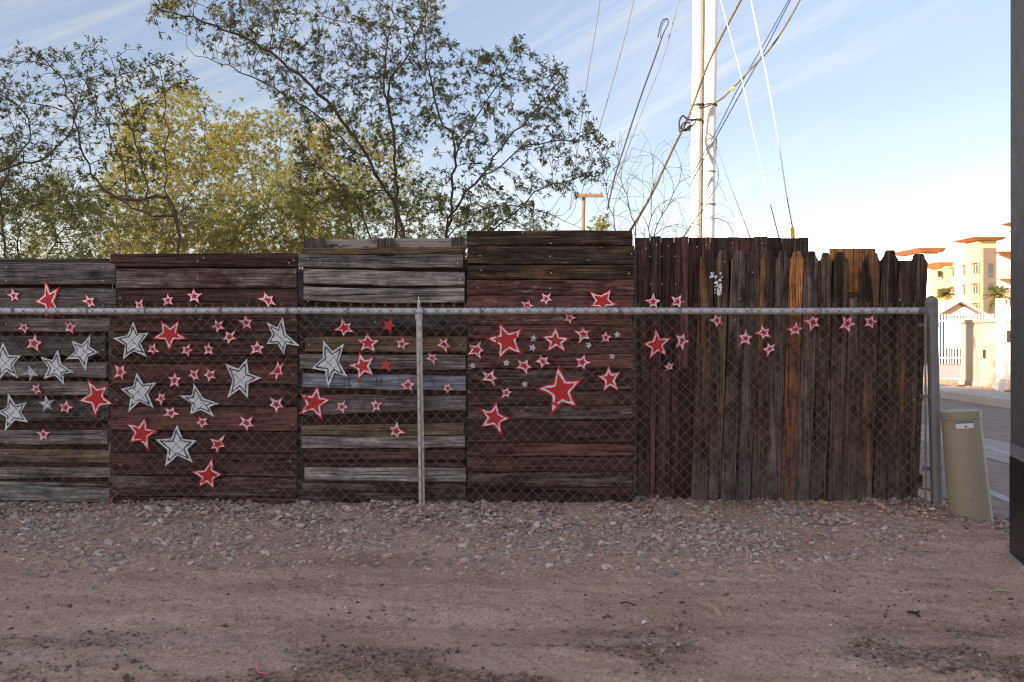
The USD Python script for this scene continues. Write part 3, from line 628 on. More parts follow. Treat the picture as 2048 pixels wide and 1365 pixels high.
# ribbed fresh sheet standing behind the pickets
sx = np.linspace(1661, 1751, 60)
rib = np.where((np.arange(60) % 4) < 2, 0.0, 0.004)
prof = [np.stack([P(x, 497 + 0.3 * (k % 2), 5.54)[0:1].repeat(1) for x in sx], 0)[:, 0] for k in (0,)][0]
zt, zb = P(0, 498, 5.54)[2], P(0, 800, 5.54)[2]
n = len(sx)
v = np.vstack([np.stack([prof, 5.54 + rib, np.full(n, zt)], 1), np.stack([prof, 5.54 + rib, np.full(n, zb)], 1), np.stack([prof, np.full(n, 5.557), np.full(n, zt)], 1), np.stack([prof, np.full(n, 5.557), np.full(n, zb)], 1)])
i = np.arange(n - 1)
f = np.vstack([np.stack([i, i + n, i + n + 1, i + 1], 1), np.stack([i + 2 * n, i + 2 * n + 1, i + 3 * n + 1, i + 3 * n], 1), np.stack([i, i + 1, i + 2 * n + 1, i + 2 * n], 1), np.stack([i + n, i + 3 * n, i + 3 * n + 1, i + n + 1], 1)])
ends = np.array([[0, 2 * n, 3 * n, n], [n - 1, 2 * n - 1, 4 * n - 1, 3 * n - 1]])
obj('ribbed_sheet', (v, np.vstack([f, ends])), W['orange'], p6, label='fresh orange ribbed wood sheet behind the pickets')
nails(p6, [(1449, 524), (1480, 598), (1470, 640), (1800, 600), (1505, 545), (1640, 700), (1828, 800)], Y=Y6 - 0.008)
# splash of white paint over the first two pickets
sp = []
for _ in range(46):
    yy = RNG.uniform(541, 590)
    wdt = 12 if yy < 565 else 7
    xx = (1432 if yy < 560 else 1436) + RNG.uniform(-wdt, wdt)
    r = RNG.uniform(1.4, 4.0)
    a = np.sort(RNG.uniform(0, 2 * math.pi, 9))
    c = P(xx, yy, Y6 - 0.011)
    sp.append(Polygon([(c[0] + r * RNG.uniform(0.5, 1.2) * math.cos(q) / 312, c[2] + r * 1.3 * RNG.uniform(0.5, 1.2) * math.sin(q) / 312) for q in a]).buffer(0))
obj('paint_splash', extrude_front(shapely.union_all(sp), Y6 - 0.0115, 0.003), white_old, p6, label='splash of old white paint on two pickets')

# ------------------------------------------------------------------ chain link fence
YM, YR = 5.33, 5.362
cl = thing('chain_link_fence', 'low rusty chain link fence on steel posts in front of the wooden panels', 'fence', P(840, 1018, YM))
rail_r = 0.0205
rx = np.linspace(P(-170, 0, YR)[0], P(1846, 0, YR)[0], 60)
rz = P(0, 622.3, YR)[2]
obj('top_rail', tube(np.stack([rx, np.full(60, YR), rz + 0.0015 * np.sin(rx * 3)], 1), rail_r, 16), galv, cl, smooth=40)
jx = P(1268, 0, YR)[0]
obj('rail_sleeve', tube([(jx - 0.07, YR, rz), (jx + 0.07, YR, rz)], rail_r + 0.0015, 16), galv, cl, smooth=40)
a, b = P(838, 634, YR + 0.01), P(844, 1024, YR + 0.01)
obj('line_post', tube([b, (a + b) / 2, a], 0.0195, 16), galv, cl, smooth=40)
d = (a - b) / np.linalg.norm(a - b)
obj('post_cap', lathe([(0.024, -0.01), (0.0245, 0.018), (0.021, 0.026), (0.0085, 0.032), (0.0085, 0.05), (0.0115, 0.085), (0.007, 0.112), (0.003, 0.118), (0.0022, 0.138), (0.0005, 0.142)], a + [0, -0.0, -0.01], 16, d), galv, cl, smooth=40)
obj('rust_streak', tube([b + d * 0.02 + [0.0035, -0.0178, 0], (a + b) / 2 + [0.003, -0.0178, 0], a + [0.001, -0.0178, -0.14]], [0.0042, 0.0035, 0.002], 6), rust, cl)
# corner post with dome cap, bands and tension bar
a, b = P(1864, 640, YR), P(1874.5, 1034, YR)
obj('end_post', tube([b, (a + b) / 2, a + (a - b) * 0.06], 0.034, 24), galv_dull, cl, smooth=40)
d = (a - b) / np.linalg.norm(a - b)
obj('post_cap', lathe([(0.0365, -0.10), (0.0372, -0.052), (0.0365, -0.05), (0.0368, 0.055), (0.0385, 0.056), (0.0385, 0.064), (0.034, 0.082), (0.022, 0.096), (0.008, 0.102), (0.001, 0.103)], a + d * 0.048, 24, d), plain('weathered_cap', (0.2, 0.195, 0.19), rough=0.7, var=0.2, scale=20, metallic=0.2, dirt=(0.2, 0.13, 0.08), dirt_amount=0.4), cl, smooth=40)
def band(py, k):
    c = a + (b - a) * ((py - 640) / (1034 - 640))
    q = np.linspace(0, 2 * math.pi, 20)
    ring = [np.array([c[0] + 0.037 * math.cos(t), c[1] + 0.037 * math.sin(t), c[2] + 0.004 * math.cos(t)]) for t in q]
    parts = [lathe([(0.0355, -0.011), (0.0385, -0.011), (0.0385, 0.011), (0.0355, 0.011)], c, 24, d)]
    parts.append(bx(c[0] - 0.082, c[0] - 0.03, YR - 0.012, YR - 0.008, c[2] - 0.011, c[2] + 0.011))
    parts.append(bx(c[0] - 0.082, c[0] - 0.03, YR + 0.008, YR + 0.012, c[2] - 0.0105, c[2] + 0.0105))
    parts.append(tube([(c[0] - 0.068, YR - 0.022, c[2]), (c[0] - 0.068, YR + 0.018, c[2])], 0.006, 6))
    obj('tension_band', cat_mesh(parts), galv_dull, cl)
for k, py in enumerate((650, 793, 938)):
    band(py, k)
obj('rail_end', cat_mesh([tube([(P(1836, 0, YR)[0], YR, rz), (P(1852, 0, YR)[0], YR, rz)], 0.0235, 14), bx(P(1851, 0, YR)[0], P(1858, 0, YR)[0], YR - 0.02, YR + 0.02, rz - 0.026, rz + 0.02)]), galv_dull, cl)
t0, t1 = P(1851, 628, YM), P(1851.5, 1018, YM)
obj('tension_bar', tube([t0, t1], 0.0075, 6), plain('old_flat_bar', (0.2, 0.18, 0.14), rough=0.7, var=0.2, scale=10), cl)
tx_ = np.arange(rx[0] + 0.2, rx[-1] - 0.1, 0.42)
for q in tx_:
    q = q + RNG.uniform(-0.06, 0.06)
    aa = np.linspace(0, 4.4 * math.pi, 34)
    obj('tie_wire', tube(np.stack([q + 0.0011 * aa, YR - 0.0235 * np.cos(aa), rz + 0.0235 * np.sin(aa)], 1), 0.0016, 5), galv_dull, cl)
# the mesh: interlocked zigzag wires
pitch, lev = 0.0359, 0.0361
ztop, zbot = P(0, 611, YM)[2], 0.035
nl = int((ztop - zbot) / lev)
zl = ztop - lev * np.arange(nl + 1)
x_right = t0[0]
nw = int((x_right - P(-80, 0, YM)[0]) / pitch)
wires = []
for w in range(nw):
    xr = x_right - pitch * w
    par = (np.arange(nl + 1) + w) % 2
    x = np.where(par == 0, xr, xr - pitch)
    side = np.where(par == 0, 1.0, -1.0)
    y = YM + 0.0022 * side * np.where(w % 2, 1, -1)
    z = zl.copy()
    q = np.stack([x * 1.5, z * 1.7, np.zeros_like(x)], 1)
    q2 = np.stack([x * 6, z * 6, np.zeros_like(x)], 1)
    sag = np.clip((1.2 - z) / 0.5, 0, 1)
    x = x + sag * (0.034 * (meshkit.noise(q, 3) - 0.5) + 0.011 * (meshkit.noise(q2, 4) - 0.5)) * np.clip((x_right - x) / 0.2, 0, 1)
    z = z + sag * 0.016 * (meshkit.noise(q + 30, 5) - 0.5)
    y = y + sag * 0.03 * (meshkit.noise(q + 60, 6) - 0.6)
    pts = np.stack([x, y, z], 1)
    up = pts[0] - pts[1]; up /= np.linalg.norm(up)
    pts = np.vstack([pts[0] + up * RNG.uniform(0.012, 0.022) + [0, 0, 0.006], pts])
    wires.append(tube(pts, 0.0021, 4, caps=False))
obj('wire_mesh', cat_mesh(wires), rusty_wire, cl, smooth=True)

# ------------------------------------------------------------------ stars nailed to the boards
TILE = {'A': (0, 480, 2044 / 340), 'B': (0, 700, 1365 / 340), 'C': (200, 490, 2048 / 420), 'D': (200, 740, 2048 / 420), 'E': (580, 460, 1852 / 380), 'F': (580, 720, 1673 / 380),
        'G': (910, 440, 1729 / 380), 'H': (910, 720, 1673 / 380), 'I': (1250, 460, 1609 / 330), 'J': (1560, 460, 1609 / 330), 'X': (0, 0, 1)}
STARS = [
 ('A', 'r', [(140,570),(240,635),(235,745),(135,755),(70,655)]), ('A', 'r', [(540,475),(715,565),(715,935),(545,945),(405,750)]), ('A', 'r', [(1020,640),(1140,690),(1155,805),(1078,850),(965,735)]),
 ('A', 'r', [(228,990),(322,1000),(375,1065),(305,1140),(205,1080)]), ('A', 'r', [(770,985),(845,970),(940,1025),(880,1140),(775,1110)]), ('A', 'r', [(425,1125),(515,1230),(470,1360),(300,1310),(325,1190)]),
 ('X', 'w', [(5,685),(41,712),(35,757),(-4,762),(-32,712)]), ('X', 'w', [(180,670),(197,705),(171,741),(131,719),(143,682)]), ('X', 'w', [(115,700),(147,745),(127,769),(87,758),(81,714)]),
 ('B', 'w', [(225,130),(290,145),(300,210),(237,247),(187,195)]), ('B', 'w', [(62,350),(212,422),(222,584),(36,652),(-25,500)]), ('B', 'w', [(362,370),(432,402),(413,477),(343,497),(310,420)]),
 ('B', 'r', [(322,262),(335,350),(290,368),(240,325),(255,280)]), ('B', 'r', [(535,400),(592,465),(550,515),(480,500),(468,435)]), ('B', 'r', [(700,230),(862,280),(910,440),(765,548),(622,410)]), ('B', 'r', [(343,630),(408,655),(380,722),(322,742),(280,655)]),
 ('C', 'r', [(420,515),(440,630),(375,645),(335,625),(335,545)]), ('C', 'r', [(660,470),(722,510),(715,590),(612,600),(600,520)]), ('C', 'r', [(908,420),(1005,472),(968,575),(865,565),(835,475)]), ('C', 'r', [(1597,450),(1690,490),(1730,595),(1645,625),(1520,525)]),
 ('C', 'w', [(322,750),(472,858),(450,1092),(222,1115),(122,910)]), ('C', 'r', [(590,740),(770,735),(850,925),(672,1040),(505,920)]), ('C', 'r', [(1115,730),(1205,735),(1225,830),(1140,862),(1080,800)]),
 ('C', 'r', [(1415,680),(1497,720),(1478,830),(1390,830),(1340,740)]), ('C', 'r', [(1325,830),(1332,920),(1250,980),(1180,925),(1220,840)]), ('C', 'w', [(1780,705),(1950,990),(1790,1070),(1620,970),(1625,755)]),
 ('C', 'r', [(540,950),(585,1050),(522,1085),(452,1050),(468,975)]), ('C', 'r', [(878,955),(912,1030),(865,1095),(780,1065),(792,990)]), ('C', 'r', [(1058,945),(1110,1000),(1105,1080),(1010,1080),(1008,985)]), ('C', 'r', [(1525,920),(1615,990),(1595,1080),(1455,1075),(1460,980)]),
 ('C', 'r', [(240,1165),(275,1250),(225,1320),(125,1310),(135,1160)]), ('C', 'w', [(1430,1110),(1570,1300),(1440,1494),(1240,1494),(1220,1160)]), ('D', 'r', [(730,20),(800,75),(775,175),(675,175),(655,65)]),
 ('D', 'r', [(967,-14),(970,105),(912,118),(848,60),(875,-5)]), ('C', 'r', [(1042,1205),(1130,1215),(1135,1310),(1055,1345),(1000,1270)]), ('C', 'r', [(1730,1125),(1805,1140),(1788,1270),(1712,1335),(1632,1270)]),
 ('D', 'w', [(355,30),(545,122),(518,370),(275,415),(198,185)]), ('D', 'r', [(575,220),(640,222),(648,285),(598,355),(520,300)]), ('D', 'w', [(912,135),(1158,332),(1112,460),(880,430),(775,252)]), ('D', 'r', [(630,370),(720,350),(785,440),(712,490),(600,455)]),
 ('D', 'r', [(960,455),(1050,460),(1058,540),(990,580),(925,520)]), ('D', 'r', [(1360,450),(1498,450),(1505,560),(1432,605),(1345,545)]), ('D', 'r', [(1650,262),(1790,265),(1795,370),(1720,435),(1640,350)]), ('D', 'r', [(440,455),(570,600),(480,800),(285,710),(250,515)]),
 ('D', 'w', [(750,540),(940,690),(900,905),(635,938),(538,680)]), ('D', 'r', [(1225,625),(1225,750),(1140,825),(1070,775),(1062,665)]), ('D', 'r', [(1095,850),(1200,1020),(1110,1165),(960,1145),(885,992)]),
 ('E', 'r', [(500,845),(600,905),(628,1005),(518,1045),(415,980)]), ('E', 'p', [(995,860),(1032,935),(985,1010),(900,970),(905,885)]), ('E', 'r', [(752,1000),(878,1080),(838,1198),(680,1185),(645,1065)]),
 ('E', 'r', [(1098,1040),(1180,1110),(1118,1178),(1035,1160),(1020,1075)]), ('E', 'r', [(1540,1045),(1568,1140),(1530,1215),(1420,1130),(1450,1055)]), ('E', 'r', [(1345,1195),(1428,1205),(1448,1265),(1412,1330),(1312,1260)]),
 ('X', 'w', [(646,681),(688,687),(694,753),(656,777),(622,737)]), ('X', 'r', [(717.5,703),(750,712),(749,753),(716,763),(695,731)]), ('X', 'p', [(772,717),(783.5,727),(781,745),(760.5,739),(762,723)]),
 ('F', 'r', [(245,225),(370,345),(285,535),(72,487),(85,297)]), ('F', 'r', [(490,350),(520,415),(472,480),(400,445),(408,370)]), ('F', 'r', [(742,335),(822,372),(795,455),(722,475),(700,365)]),
 ('F', 'r', [(1048,150),(1110,205),(1078,280),(990,275),(955,210)]), ('F', 'r', [(1405,195),(1445,260),(1390,305),(1335,265),(1355,215)]), ('F', 'r', [(943,530),(1025,650),(950,697),(880,675),(868,585)]),
 ('G', 'r', [(680,725),(725,780),(690,830),(612,825),(595,740)]), ('G', 'r', [(785,660),(880,660),(890,735),(835,790),(765,745)]), ('G', 'r', [(1220,650),(1425,625),(1490,780),(1355,880),(1215,795)]), ('G', 'r', [(1000,850),(1075,845),(1110,890),(1050,958),(985,925)]),
 ('G', 'r', [(405,925),(625,985),(620,1230),(400,1275),(275,1080)]), ('G', 'r', [(912,960),(1055,1075),(1005,1205),(835,1200),(785,1065)]), ('G', 'r', [(1162,970),(1248,995),(1232,1090),(1122,1140),(1075,1005)]), ('G', 'r', [(1370,1010),(1432,1062),(1405,1120),(1330,1122),(1322,1045)]),
 ('G', 'r', [(240,1090),(270,1190),(238,1275),(105,1230),(125,1135)]),
 ('X', 'r', [(1056.8,718),(1066.5,735.6),(1055.4,752),(1029,737),(1034.8,719.6)]), ('X', 'r', [(1079,708),(1098,713),(1103,730),(1082.6,739),(1067,723.5)]), ('X', 'r', [(1170.4,707),(1184,725.7),(1169,742),(1152,737),(1147.5,715.5)]),
 ('H', 'r', [(345,85),(380,165),(362,245),(222,185),(232,100)]), ('H', 'r', [(400,250),(470,240),(515,280),(480,340),(403,342)]), ('H', 'r', [(912,38),(1128,165),(1080,420),(843,492),(712,255)]), ('H', 'r', [(1350,40),(1462,105),(1445,280),(1305,283),(1243,140)]), ('H', 'r', [(365,360),(495,515),(420,668),(225,595),(207,425)]),
 ('I', 'r', [(280,605),(358,690),(320,770),(235,765),(178,685)]), ('I', 'r', [(550,630),(592,705),(540,768),(445,752),(445,645)]), ('I', 'r', [(297,960),(455,1050),(410,1230),(240,1270),(165,1110)]), ('I', 'r', [(585,995),(635,1090),(572,1185),(488,1150),(490,1015)]), ('I', 'r', [(425,1285),(485,1300),(470,1365),(405,1380),(372,1335)]),
 ('I', 'r', [(875,820),(950,838),(967,925),(895,960),(812,880)]), ('I', 'r', [(1182,965),(1252,1035),(1230,1130),(1108,1135),(1105,1022)]), ('I', 'r', [(1330,910),(1415,960),(1432,1060),(1340,1080),(1258,1012)]), ('I', 'r', [(1390,1100),(1480,1105),(1465,1175),(1385,1250),(1335,1165)]),
 ('J', 'r', [(163,890),(238,955),(190,1022),(100,1035),(58,970)]), ('J', 'r', [(320,830),(392,840),(398,945),(290,1000),(210,880)]), ('J', 'r', [(605,835),(700,840),(748,925),(683,1010),(565,970)]), ('J', 'r', [(908,825),(962,890),(910,970),(815,950),(822,855)]),
]
for (tx, ty, r, rot) in ((715,1080,37,0.15), (705,1165,37,0.3), (1478,1045,34,-0.1), (1215,1140,35,0.5), (1430,1243,32,0.2), (160,1330,33,-0.2), (468,1303,36,0.1), (635,1496,33,-0.15)):
    STARS.append(('G', 't', [(tx + r * math.sin(rot + k * 1.2566), ty - r * math.cos(rot + k * 1.2566)) for k in range(5)]))

PANELS = [(0, 228, 'left-edge slat panel', YB), (228, 600, 'brown plank panel', YB), (600, 933, 'gappy slat panel', YB), (933, 1268, 'tallest panel', YB), (1268, 1400, 'upright brown boards', 5.55), (1400, 1900, 'dog-eared pickets', 5.462)]
info = []
for (tile, col, tips) in STARS:
    ox, oy, s = TILE[tile]
    t = np.array([(ox + x / s, oy + y / s) for x, y in tips])
    c = t.mean(0)
    R = np.linalg.norm(t - c, axis=1).mean()
    pi = max(i for i, p in enumerate(PANELS) if c[0] >= p[0]) if c[0] > 0 else 0
    if abs(c[0] - 203) < 40 and 770 < c[1] < 815 and R > 28: pi = 0
    size = 'tiny' if R < 10 else 'small' if R < 20 else 'medium' if R < 28 else 'large'
    if col == 'w' and R >= 28: size = 'large'
    row = 0 if t[:, 1].min() < 600 else 1 if c[1] < 706 else 2 if c[1] < 790 else 3
    info.append(dict(col=col, t=t, c=c, R=R, pi=pi, size=size, row=row))
DESC = {'r': 'white-outlined red star', 'w': 'dark-outlined white star', 'p': 'plain red star', 't': 'white star'}
ROWT = ['above the rail', 'just below the rail', 'at mid height', 'low down']
NUM = ['one', 'two', 'three', 'four', 'five', 'six', 'seven', 'eight', 'nine', 'ten']
ORD = ['leftmost', 'second', 'third', 'fourth', 'fifth', 'sixth', 'seventh', 'eighth', 'ninth', 'tenth']
def star_label(s):
    same = sorted([q for q in info if (q['col'], q['pi'], q['size'], q['row']) == (s['col'], s['pi'], s['size'], s['row'])], key=lambda q: q['c'][0])
    allsame = [q for q in info if (q['col'], q['pi'], q['size']) == (s['col'], s['pi'], s['size'])]
    size = '' if s['col'] == 'p' else s['size'] + ' '
    where = 'on ' + PANELS[s['pi']][2]
    if len(allsame) == 1:
        return f"{size}{DESC[s['col']]}, the only one {where}"
    if len(same) == 1:
        return f"{size}{DESC[s['col']]} {ROWT[s['row']]} {where}"
    k = next(i for i, q in enumerate(same) if q is s)
    o = 'rightmost' if k == len(same) - 1 else ORD[k]
    o = o + ' of ' + NUM[len(same) - 1]
    return f"{size}{DESC[s['col']]}, {o} {ROWT[s['row']]}, {where}"

for s in info:
    pan = PANELS[s['pi']]
    Yf = pan[3] - 0.0115 - RNG.uniform(0, 0.004)
    sc_ = FPX / Yf
    c3 = P(s['c'][0], s['c'][1], Yf)
    tip = [np.array([(p[0] - s['c'][0]) / sc_, -(p[1] - s['c'][1]) / sc_]) for p in s['t']]
    poly = []
    for k in range(5):
        a, b = tip[k], tip[(k + 1) % 5]
        poly += [a, (a + b) / 2 * RNG.uniform(0.50, 0.58)]
    base = Polygon(poly).buffer(0)
    if base.geom_type != 'Polygon':
        base = max(base.geoms, key=lambda g: g.area)
    Rm = s['R'] / sc_
    nm = {'r': 'red_star', 'w': 'white_star', 'p': 'red_star', 't': 'white_star'}[s['col']]
    st = thing(nm, star_label(s), 'star', c3, group=None)
    body = {'r': red_paint, 'p': faded_red, 'w': white_paint, 't': white_paint}[s['col']]
    obj('star_board', extrude_front(base, Yf, 0.007, shift=(c3[0], 0, c3[2])), body, st)
    if s['col'] in 'rw':
        if s['col'] == 'r':
            o1 = 0.055 if Rm > 0.085 else 0.05
            o2 = o1 + (0.075 if Rm > 0.1 else 0.105 if Rm > 0.065 else 0.14)
        else:
            o1, o2 = (0.075, 0.128) if Rm > 0.06 else (0.06, 0.12)
        outer = base.buffer(-o1 * Rm, join_style='mitre')
        inner = base.buffer(-o2 * Rm, join_style='mitre')
        band_ = outer.difference(inner)
        wob = []
        for g in getattr(band_, 'geoms', [band_]):       # hand-painted: each edge wanders a little
            if g.is_empty: continue
            def jit(r):
                ln = LineString(r.coords); L = ln.length; m = max(8, int(L / (0.09 * Rm)))
                q = np.array([ln.interpolate(L * k / m).coords[0] for k in range(m)])
                kk = np.c_[q / Rm * 4 + s['c'][0], np.zeros(len(q))]
                return q + Rm * 0.08 * np.c_[meshkit.noise(kk, 1) - 0.5, meshkit.noise(kk, 2) - 0.5]
            wob.append(Polygon(jit(g.exterior), [jit(r) for r in g.interiors]).buffer(0))
        band_ = shapely.union_all(wob).intersection(base.buffer(-0.012 * Rm))
        gaps = []
        for _ in range(2 if s['col'] == 'r' else 1):
            an = RNG.uniform(0, 2 * math.pi); rr = Rm * RNG.uniform(0.4, 0.8)
            gaps.append(sbox(-0.05 * Rm, -0.16 * Rm, 0.05 * Rm, 0.16 * Rm))
            gaps[-1] = affinity.translate(affinity.rotate(gaps[-1], math.degrees(an)), rr * math.cos(an), rr * math.sin(an))
        band_ = band_.difference(shapely.union_all(gaps))
        if not band_.is_empty:
            obj('painted_outline', extrude_front(band_, Yf - 0.0006, 0.0012, shift=(c3[0], 0, c3[2])), stripe_white if s['col'] == 'r' else stripe_dark, st)
    off = np.array([RNG.uniform(-0.1, 0.1) * Rm, 0, RNG.uniform(-0.1, 0.1) * Rm])
    obj('screw_head', lathe([(0.0045, 0), (0.004, 0.0014), (0.001, 0.0018)], c3 + off, 8, (0, -1, 0)), screw_mat, st)

# ------------------------------------------------------------------ trees and shrubs
def inside(poly, n, rng):
    pg = Polygon(poly); x0, y0, x1, y1 = pg.bounds
    out = []
    while len(out) < n:
        q = rng.uniform((x0, y0), (x1, y1), (n * 2, 2))
        out += [p for p, ok in zip(q, shapely.contains_xy(pg, q[:, 0], q[:, 1])) if ok]
    return np.array(out[:n])

def grow(limbs, attract, D=0.11, di=0.9, dk=0.16, iters=120, rng=None, lift=0.02, stiff=0.55):
    """Space colonisation: limbs are 3-D polylines (the first point of each later one snaps to the nearest node); returns nodes, parents."""
    nodes, par = [], []
    for L in limbs:
        pts = spline(L, max(4, int(np.linalg.norm(np.diff(L, axis=0), axis=1).sum() / D)))
        pts[1:] += rng.normal(0, 0.012, pts[1:].shape)
        if nodes and np.min(np.linalg.norm(np.array(nodes) - pts[0], axis=1)) < 0.5:
            last = int(np.argmin(np.linalg.norm(np.array(nodes) - pts[0], axis=1))); pts = pts[1:]
        else:
            last = -1
        for p in pts:
            nodes.append(p); par.append(last); last = len(nodes) - 1
    nodes, par = list(map(np.array, nodes)), list(par)
    A = attract.copy()
    for _ in range(iters):
        if len(A) == 0: break
        N = np.array(nodes)
        d, i = cKDTree(N).query(A)
        keep = d > dk
        A, d, i = A[keep], d[keep], i[keep]
        act = d < di
        if not act.any(): break
        v = np.zeros_like(N)
        np.add.at(v, i[act], (A[act] - N[i[act]]) / d[act][:, None])
        idx = np.unique(i[act])
        g = v[idx]; g /= np.linalg.norm(g, axis=1, keepdims=True) + 1e-9
        pdir = np.array([N[k] - N[par[k]] if par[k] >= 0 else [0, 0, 1.0] for k in idx]); pdir /= np.linalg.norm(pdir, axis=1, keepdims=True) + 1e-9
        g = g + stiff * pdir + rng.normal(0, 0.12, g.shape) + [0, 0, lift]
        g /= np.linalg.norm(g, axis=1, keepdims=True)
        new = N[idx] + D * g
        dd, _ = cKDTree(N).query(new)
        ok = dd > D * 0.45
        if not ok.any(): break
        for k, p in zip(idx[ok], new[ok]):
            nodes.append(p); par.append(int(k))
    return np.array(nodes), np.array(par)

def branch_mesh(N, par, tip=0.0016, power=2.4, rmax=0.09, sides=4):
    r = np.full(len(N), 0.0)
    acc = np.zeros(len(N))
    for k in range(len(N) - 1, -1, -1):
        if acc[k] == 0: acc[k] = tip ** power
        r[k] = acc[k] ** (1 / power)
        if par[k] >= 0: acc[par[k]] += acc[k]
    r = np.minimum(r, rmax)
    ch = np.where(par >= 0)[0]
    a, b = N[par[ch]], N[ch]
    ra, rb = np.minimum(r[par[ch]], r[ch] * 1.6), r[ch]
    t = b - a; t /= np.linalg.norm(t, axis=1, keepdims=True) + 1e-9
    u = np.cross(t, [0.3, 0.9, 0.1]); u /= np.linalg.norm(u, axis=1, keepdims=True) + 1e-9
    w = np.cross(t, u)
    ang = np.arange(sides) / sides * 2 * math.pi
    ring = np.cos(ang)[None, :, None] * u[:, None] + np.sin(ang)[None, :, None] * w[:, None]
    v = np.concatenate([a[:, None] + ra[:, None, None] * ring, b[:, None] + rb[:, None, None] * ring], 1)
    n = len(ch)
    j = np.arange(sides)
    q = np.stack([j, (j + 1) % sides, (j + 1) % sides + sides, j + sides], 1)
    f = (np.arange(n)[:, None, None] * 2 * sides + q[None]).reshape(-1, 4)
    return (v.reshape(-1, 3), np.vstack([f[:, [0, 1, 2]], f[:, [0, 2, 3]]])), r

def leaves(base, dirs, length, width, rng):
    """Kite-shaped leaves, bent a little along the rib."""
    n = len(base)
    dirs = dirs / (np.linalg.norm(dirs, axis=1, keepdims=True) + 1e-9)
    s = np.cross(dirs, rng.normal(size=(n, 3))); s /= np.linalg.norm(s, axis=1, keepdims=True) + 1e-9
    up = np.cross(s, dirs)
    L, Wd = np.broadcast_to(length, (n,))[:, None], np.broadcast_to(width, (n,))[:, None]
    mid = base + dirs * L * 0.45 + up * L * 0.06
    v = np.stack([base, mid - s * Wd / 2, base + dirs * L, mid + s * Wd / 2], 1).reshape(-1, 3)
    k = np.arange(n)[:, None] * 4
    return v, np.vstack([k + [0, 1, 2], k + [0, 2, 3]])

def rosettes(N, par, r, per, leaf, wid, spread, rng, thin=0.004, density=1.0, clump=1.7, thr=0.42, jitter=0.05):
    k = np.where((r < thin) & (par >= 0))[0]
    q = meshkit.fbm(N[k] * clump, 3, 9)
    k = k[q > thr]
    k = np.repeat(k, max(1, int(density)))
    t = N[k] - N[par[k]]; t /= np.linalg.norm(t, axis=1, keepdims=True) + 1e-9
    c = N[par[k]] + (N[k] - N[par[k]]) * rng.uniform(0, 1, (len(k), 1)) + rng.normal(0, jitter, (len(k), 3))
    base = np.repeat(c, per, 0)
    d = np.repeat(t, per, 0) * 0.5 + rng.normal(0, spread, (len(base), 3)) + [0, 0, -0.12]
    return leaves(base + rng.normal(0, 0.006, base.shape), d, leaf * rng.uniform(0.6, 1.2, len(base)), wid * rng.uniform(0.7, 1.2, len(base)), rng)

def tree(name, label, limbs_px, outline, Y, dY, n_attr, seed, leafmat, barkmat, per, leaf, wid, D=0.11, dk=0.16, di=1.0, rmax=0.06, density=1, thr=0.42, group=None, spread=0.6, jitter=0.05, cat='tree', foliage=True, tip=0.0016, thin=0.004, stiff=0.55, gapthr=0.40):
    rng = np.random.default_rng(seed)
    limbs = []
    for L in limbs_px:
        y0 = Y + rng.uniform(-0.3, 0.3) * dY
        y1 = y0 + rng.uniform(-0.8, 0.8) * dY
        if len(L[0]) == 3: y0 = L[0][2]
        limbs.append(np.array([P(p[0], p[1], y0 + (y1 - y0) * k / max(1, len(L) - 1)) for k, p in enumerate(L)]))
    q = inside(outline, n_attr, rng)
    A = np.array([P(x, y, Y + rng.uniform(-1, 1) * dY) for x, y in q])
    A = A[meshkit.fbm(A * 1.5, 3, seed) > gapthr]
    N, par = grow(limbs, A, D=D, dk=dk, di=di, rng=rng, stiff=stiff)
    mesh, r = branch_mesh(N, par, rmax=rmax, tip=tip)
    base = limbs[0][0]
    t = thing(name, label, cat, (base[0], base[1], 0), group)
    obj('trunk', mesh, barkmat, t, smooth=True)
    if foliage:
        v = rosettes(N, par, r, per, leaf, wid, spread, rng, density=density, thr=thr, jitter=jitter, thin=thin)
        obj('crown', v, leafmat, t)
        print(name, len(N), 'nodes', len(v[1]), 'leaf tris')
    return t

# big shaded tree, right of the middle
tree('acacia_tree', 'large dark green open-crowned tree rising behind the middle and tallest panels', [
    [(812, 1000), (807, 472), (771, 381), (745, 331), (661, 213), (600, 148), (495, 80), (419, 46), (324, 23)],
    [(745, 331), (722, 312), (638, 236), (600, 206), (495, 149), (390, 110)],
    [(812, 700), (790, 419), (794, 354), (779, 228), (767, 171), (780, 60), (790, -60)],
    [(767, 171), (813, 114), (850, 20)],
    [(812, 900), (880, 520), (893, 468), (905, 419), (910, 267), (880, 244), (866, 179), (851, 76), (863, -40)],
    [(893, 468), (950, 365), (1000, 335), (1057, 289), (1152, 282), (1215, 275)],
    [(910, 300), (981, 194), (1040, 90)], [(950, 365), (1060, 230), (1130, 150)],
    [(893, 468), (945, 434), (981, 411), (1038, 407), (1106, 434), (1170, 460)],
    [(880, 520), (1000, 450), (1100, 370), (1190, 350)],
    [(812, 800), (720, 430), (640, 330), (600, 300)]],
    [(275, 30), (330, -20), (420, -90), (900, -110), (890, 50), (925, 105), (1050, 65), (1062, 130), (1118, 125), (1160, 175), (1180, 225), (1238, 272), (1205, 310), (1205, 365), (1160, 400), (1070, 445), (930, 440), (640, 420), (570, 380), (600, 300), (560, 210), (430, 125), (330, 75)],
    8.0, 0.8, 5000, 11, leaf_dark, bark, 10, 0.043, 0.011, D=0.095, dk=0.115, rmax=0.055, density=2, thr=0.39, jitter=0.03, thin=0.0045, gapthr=0.38)
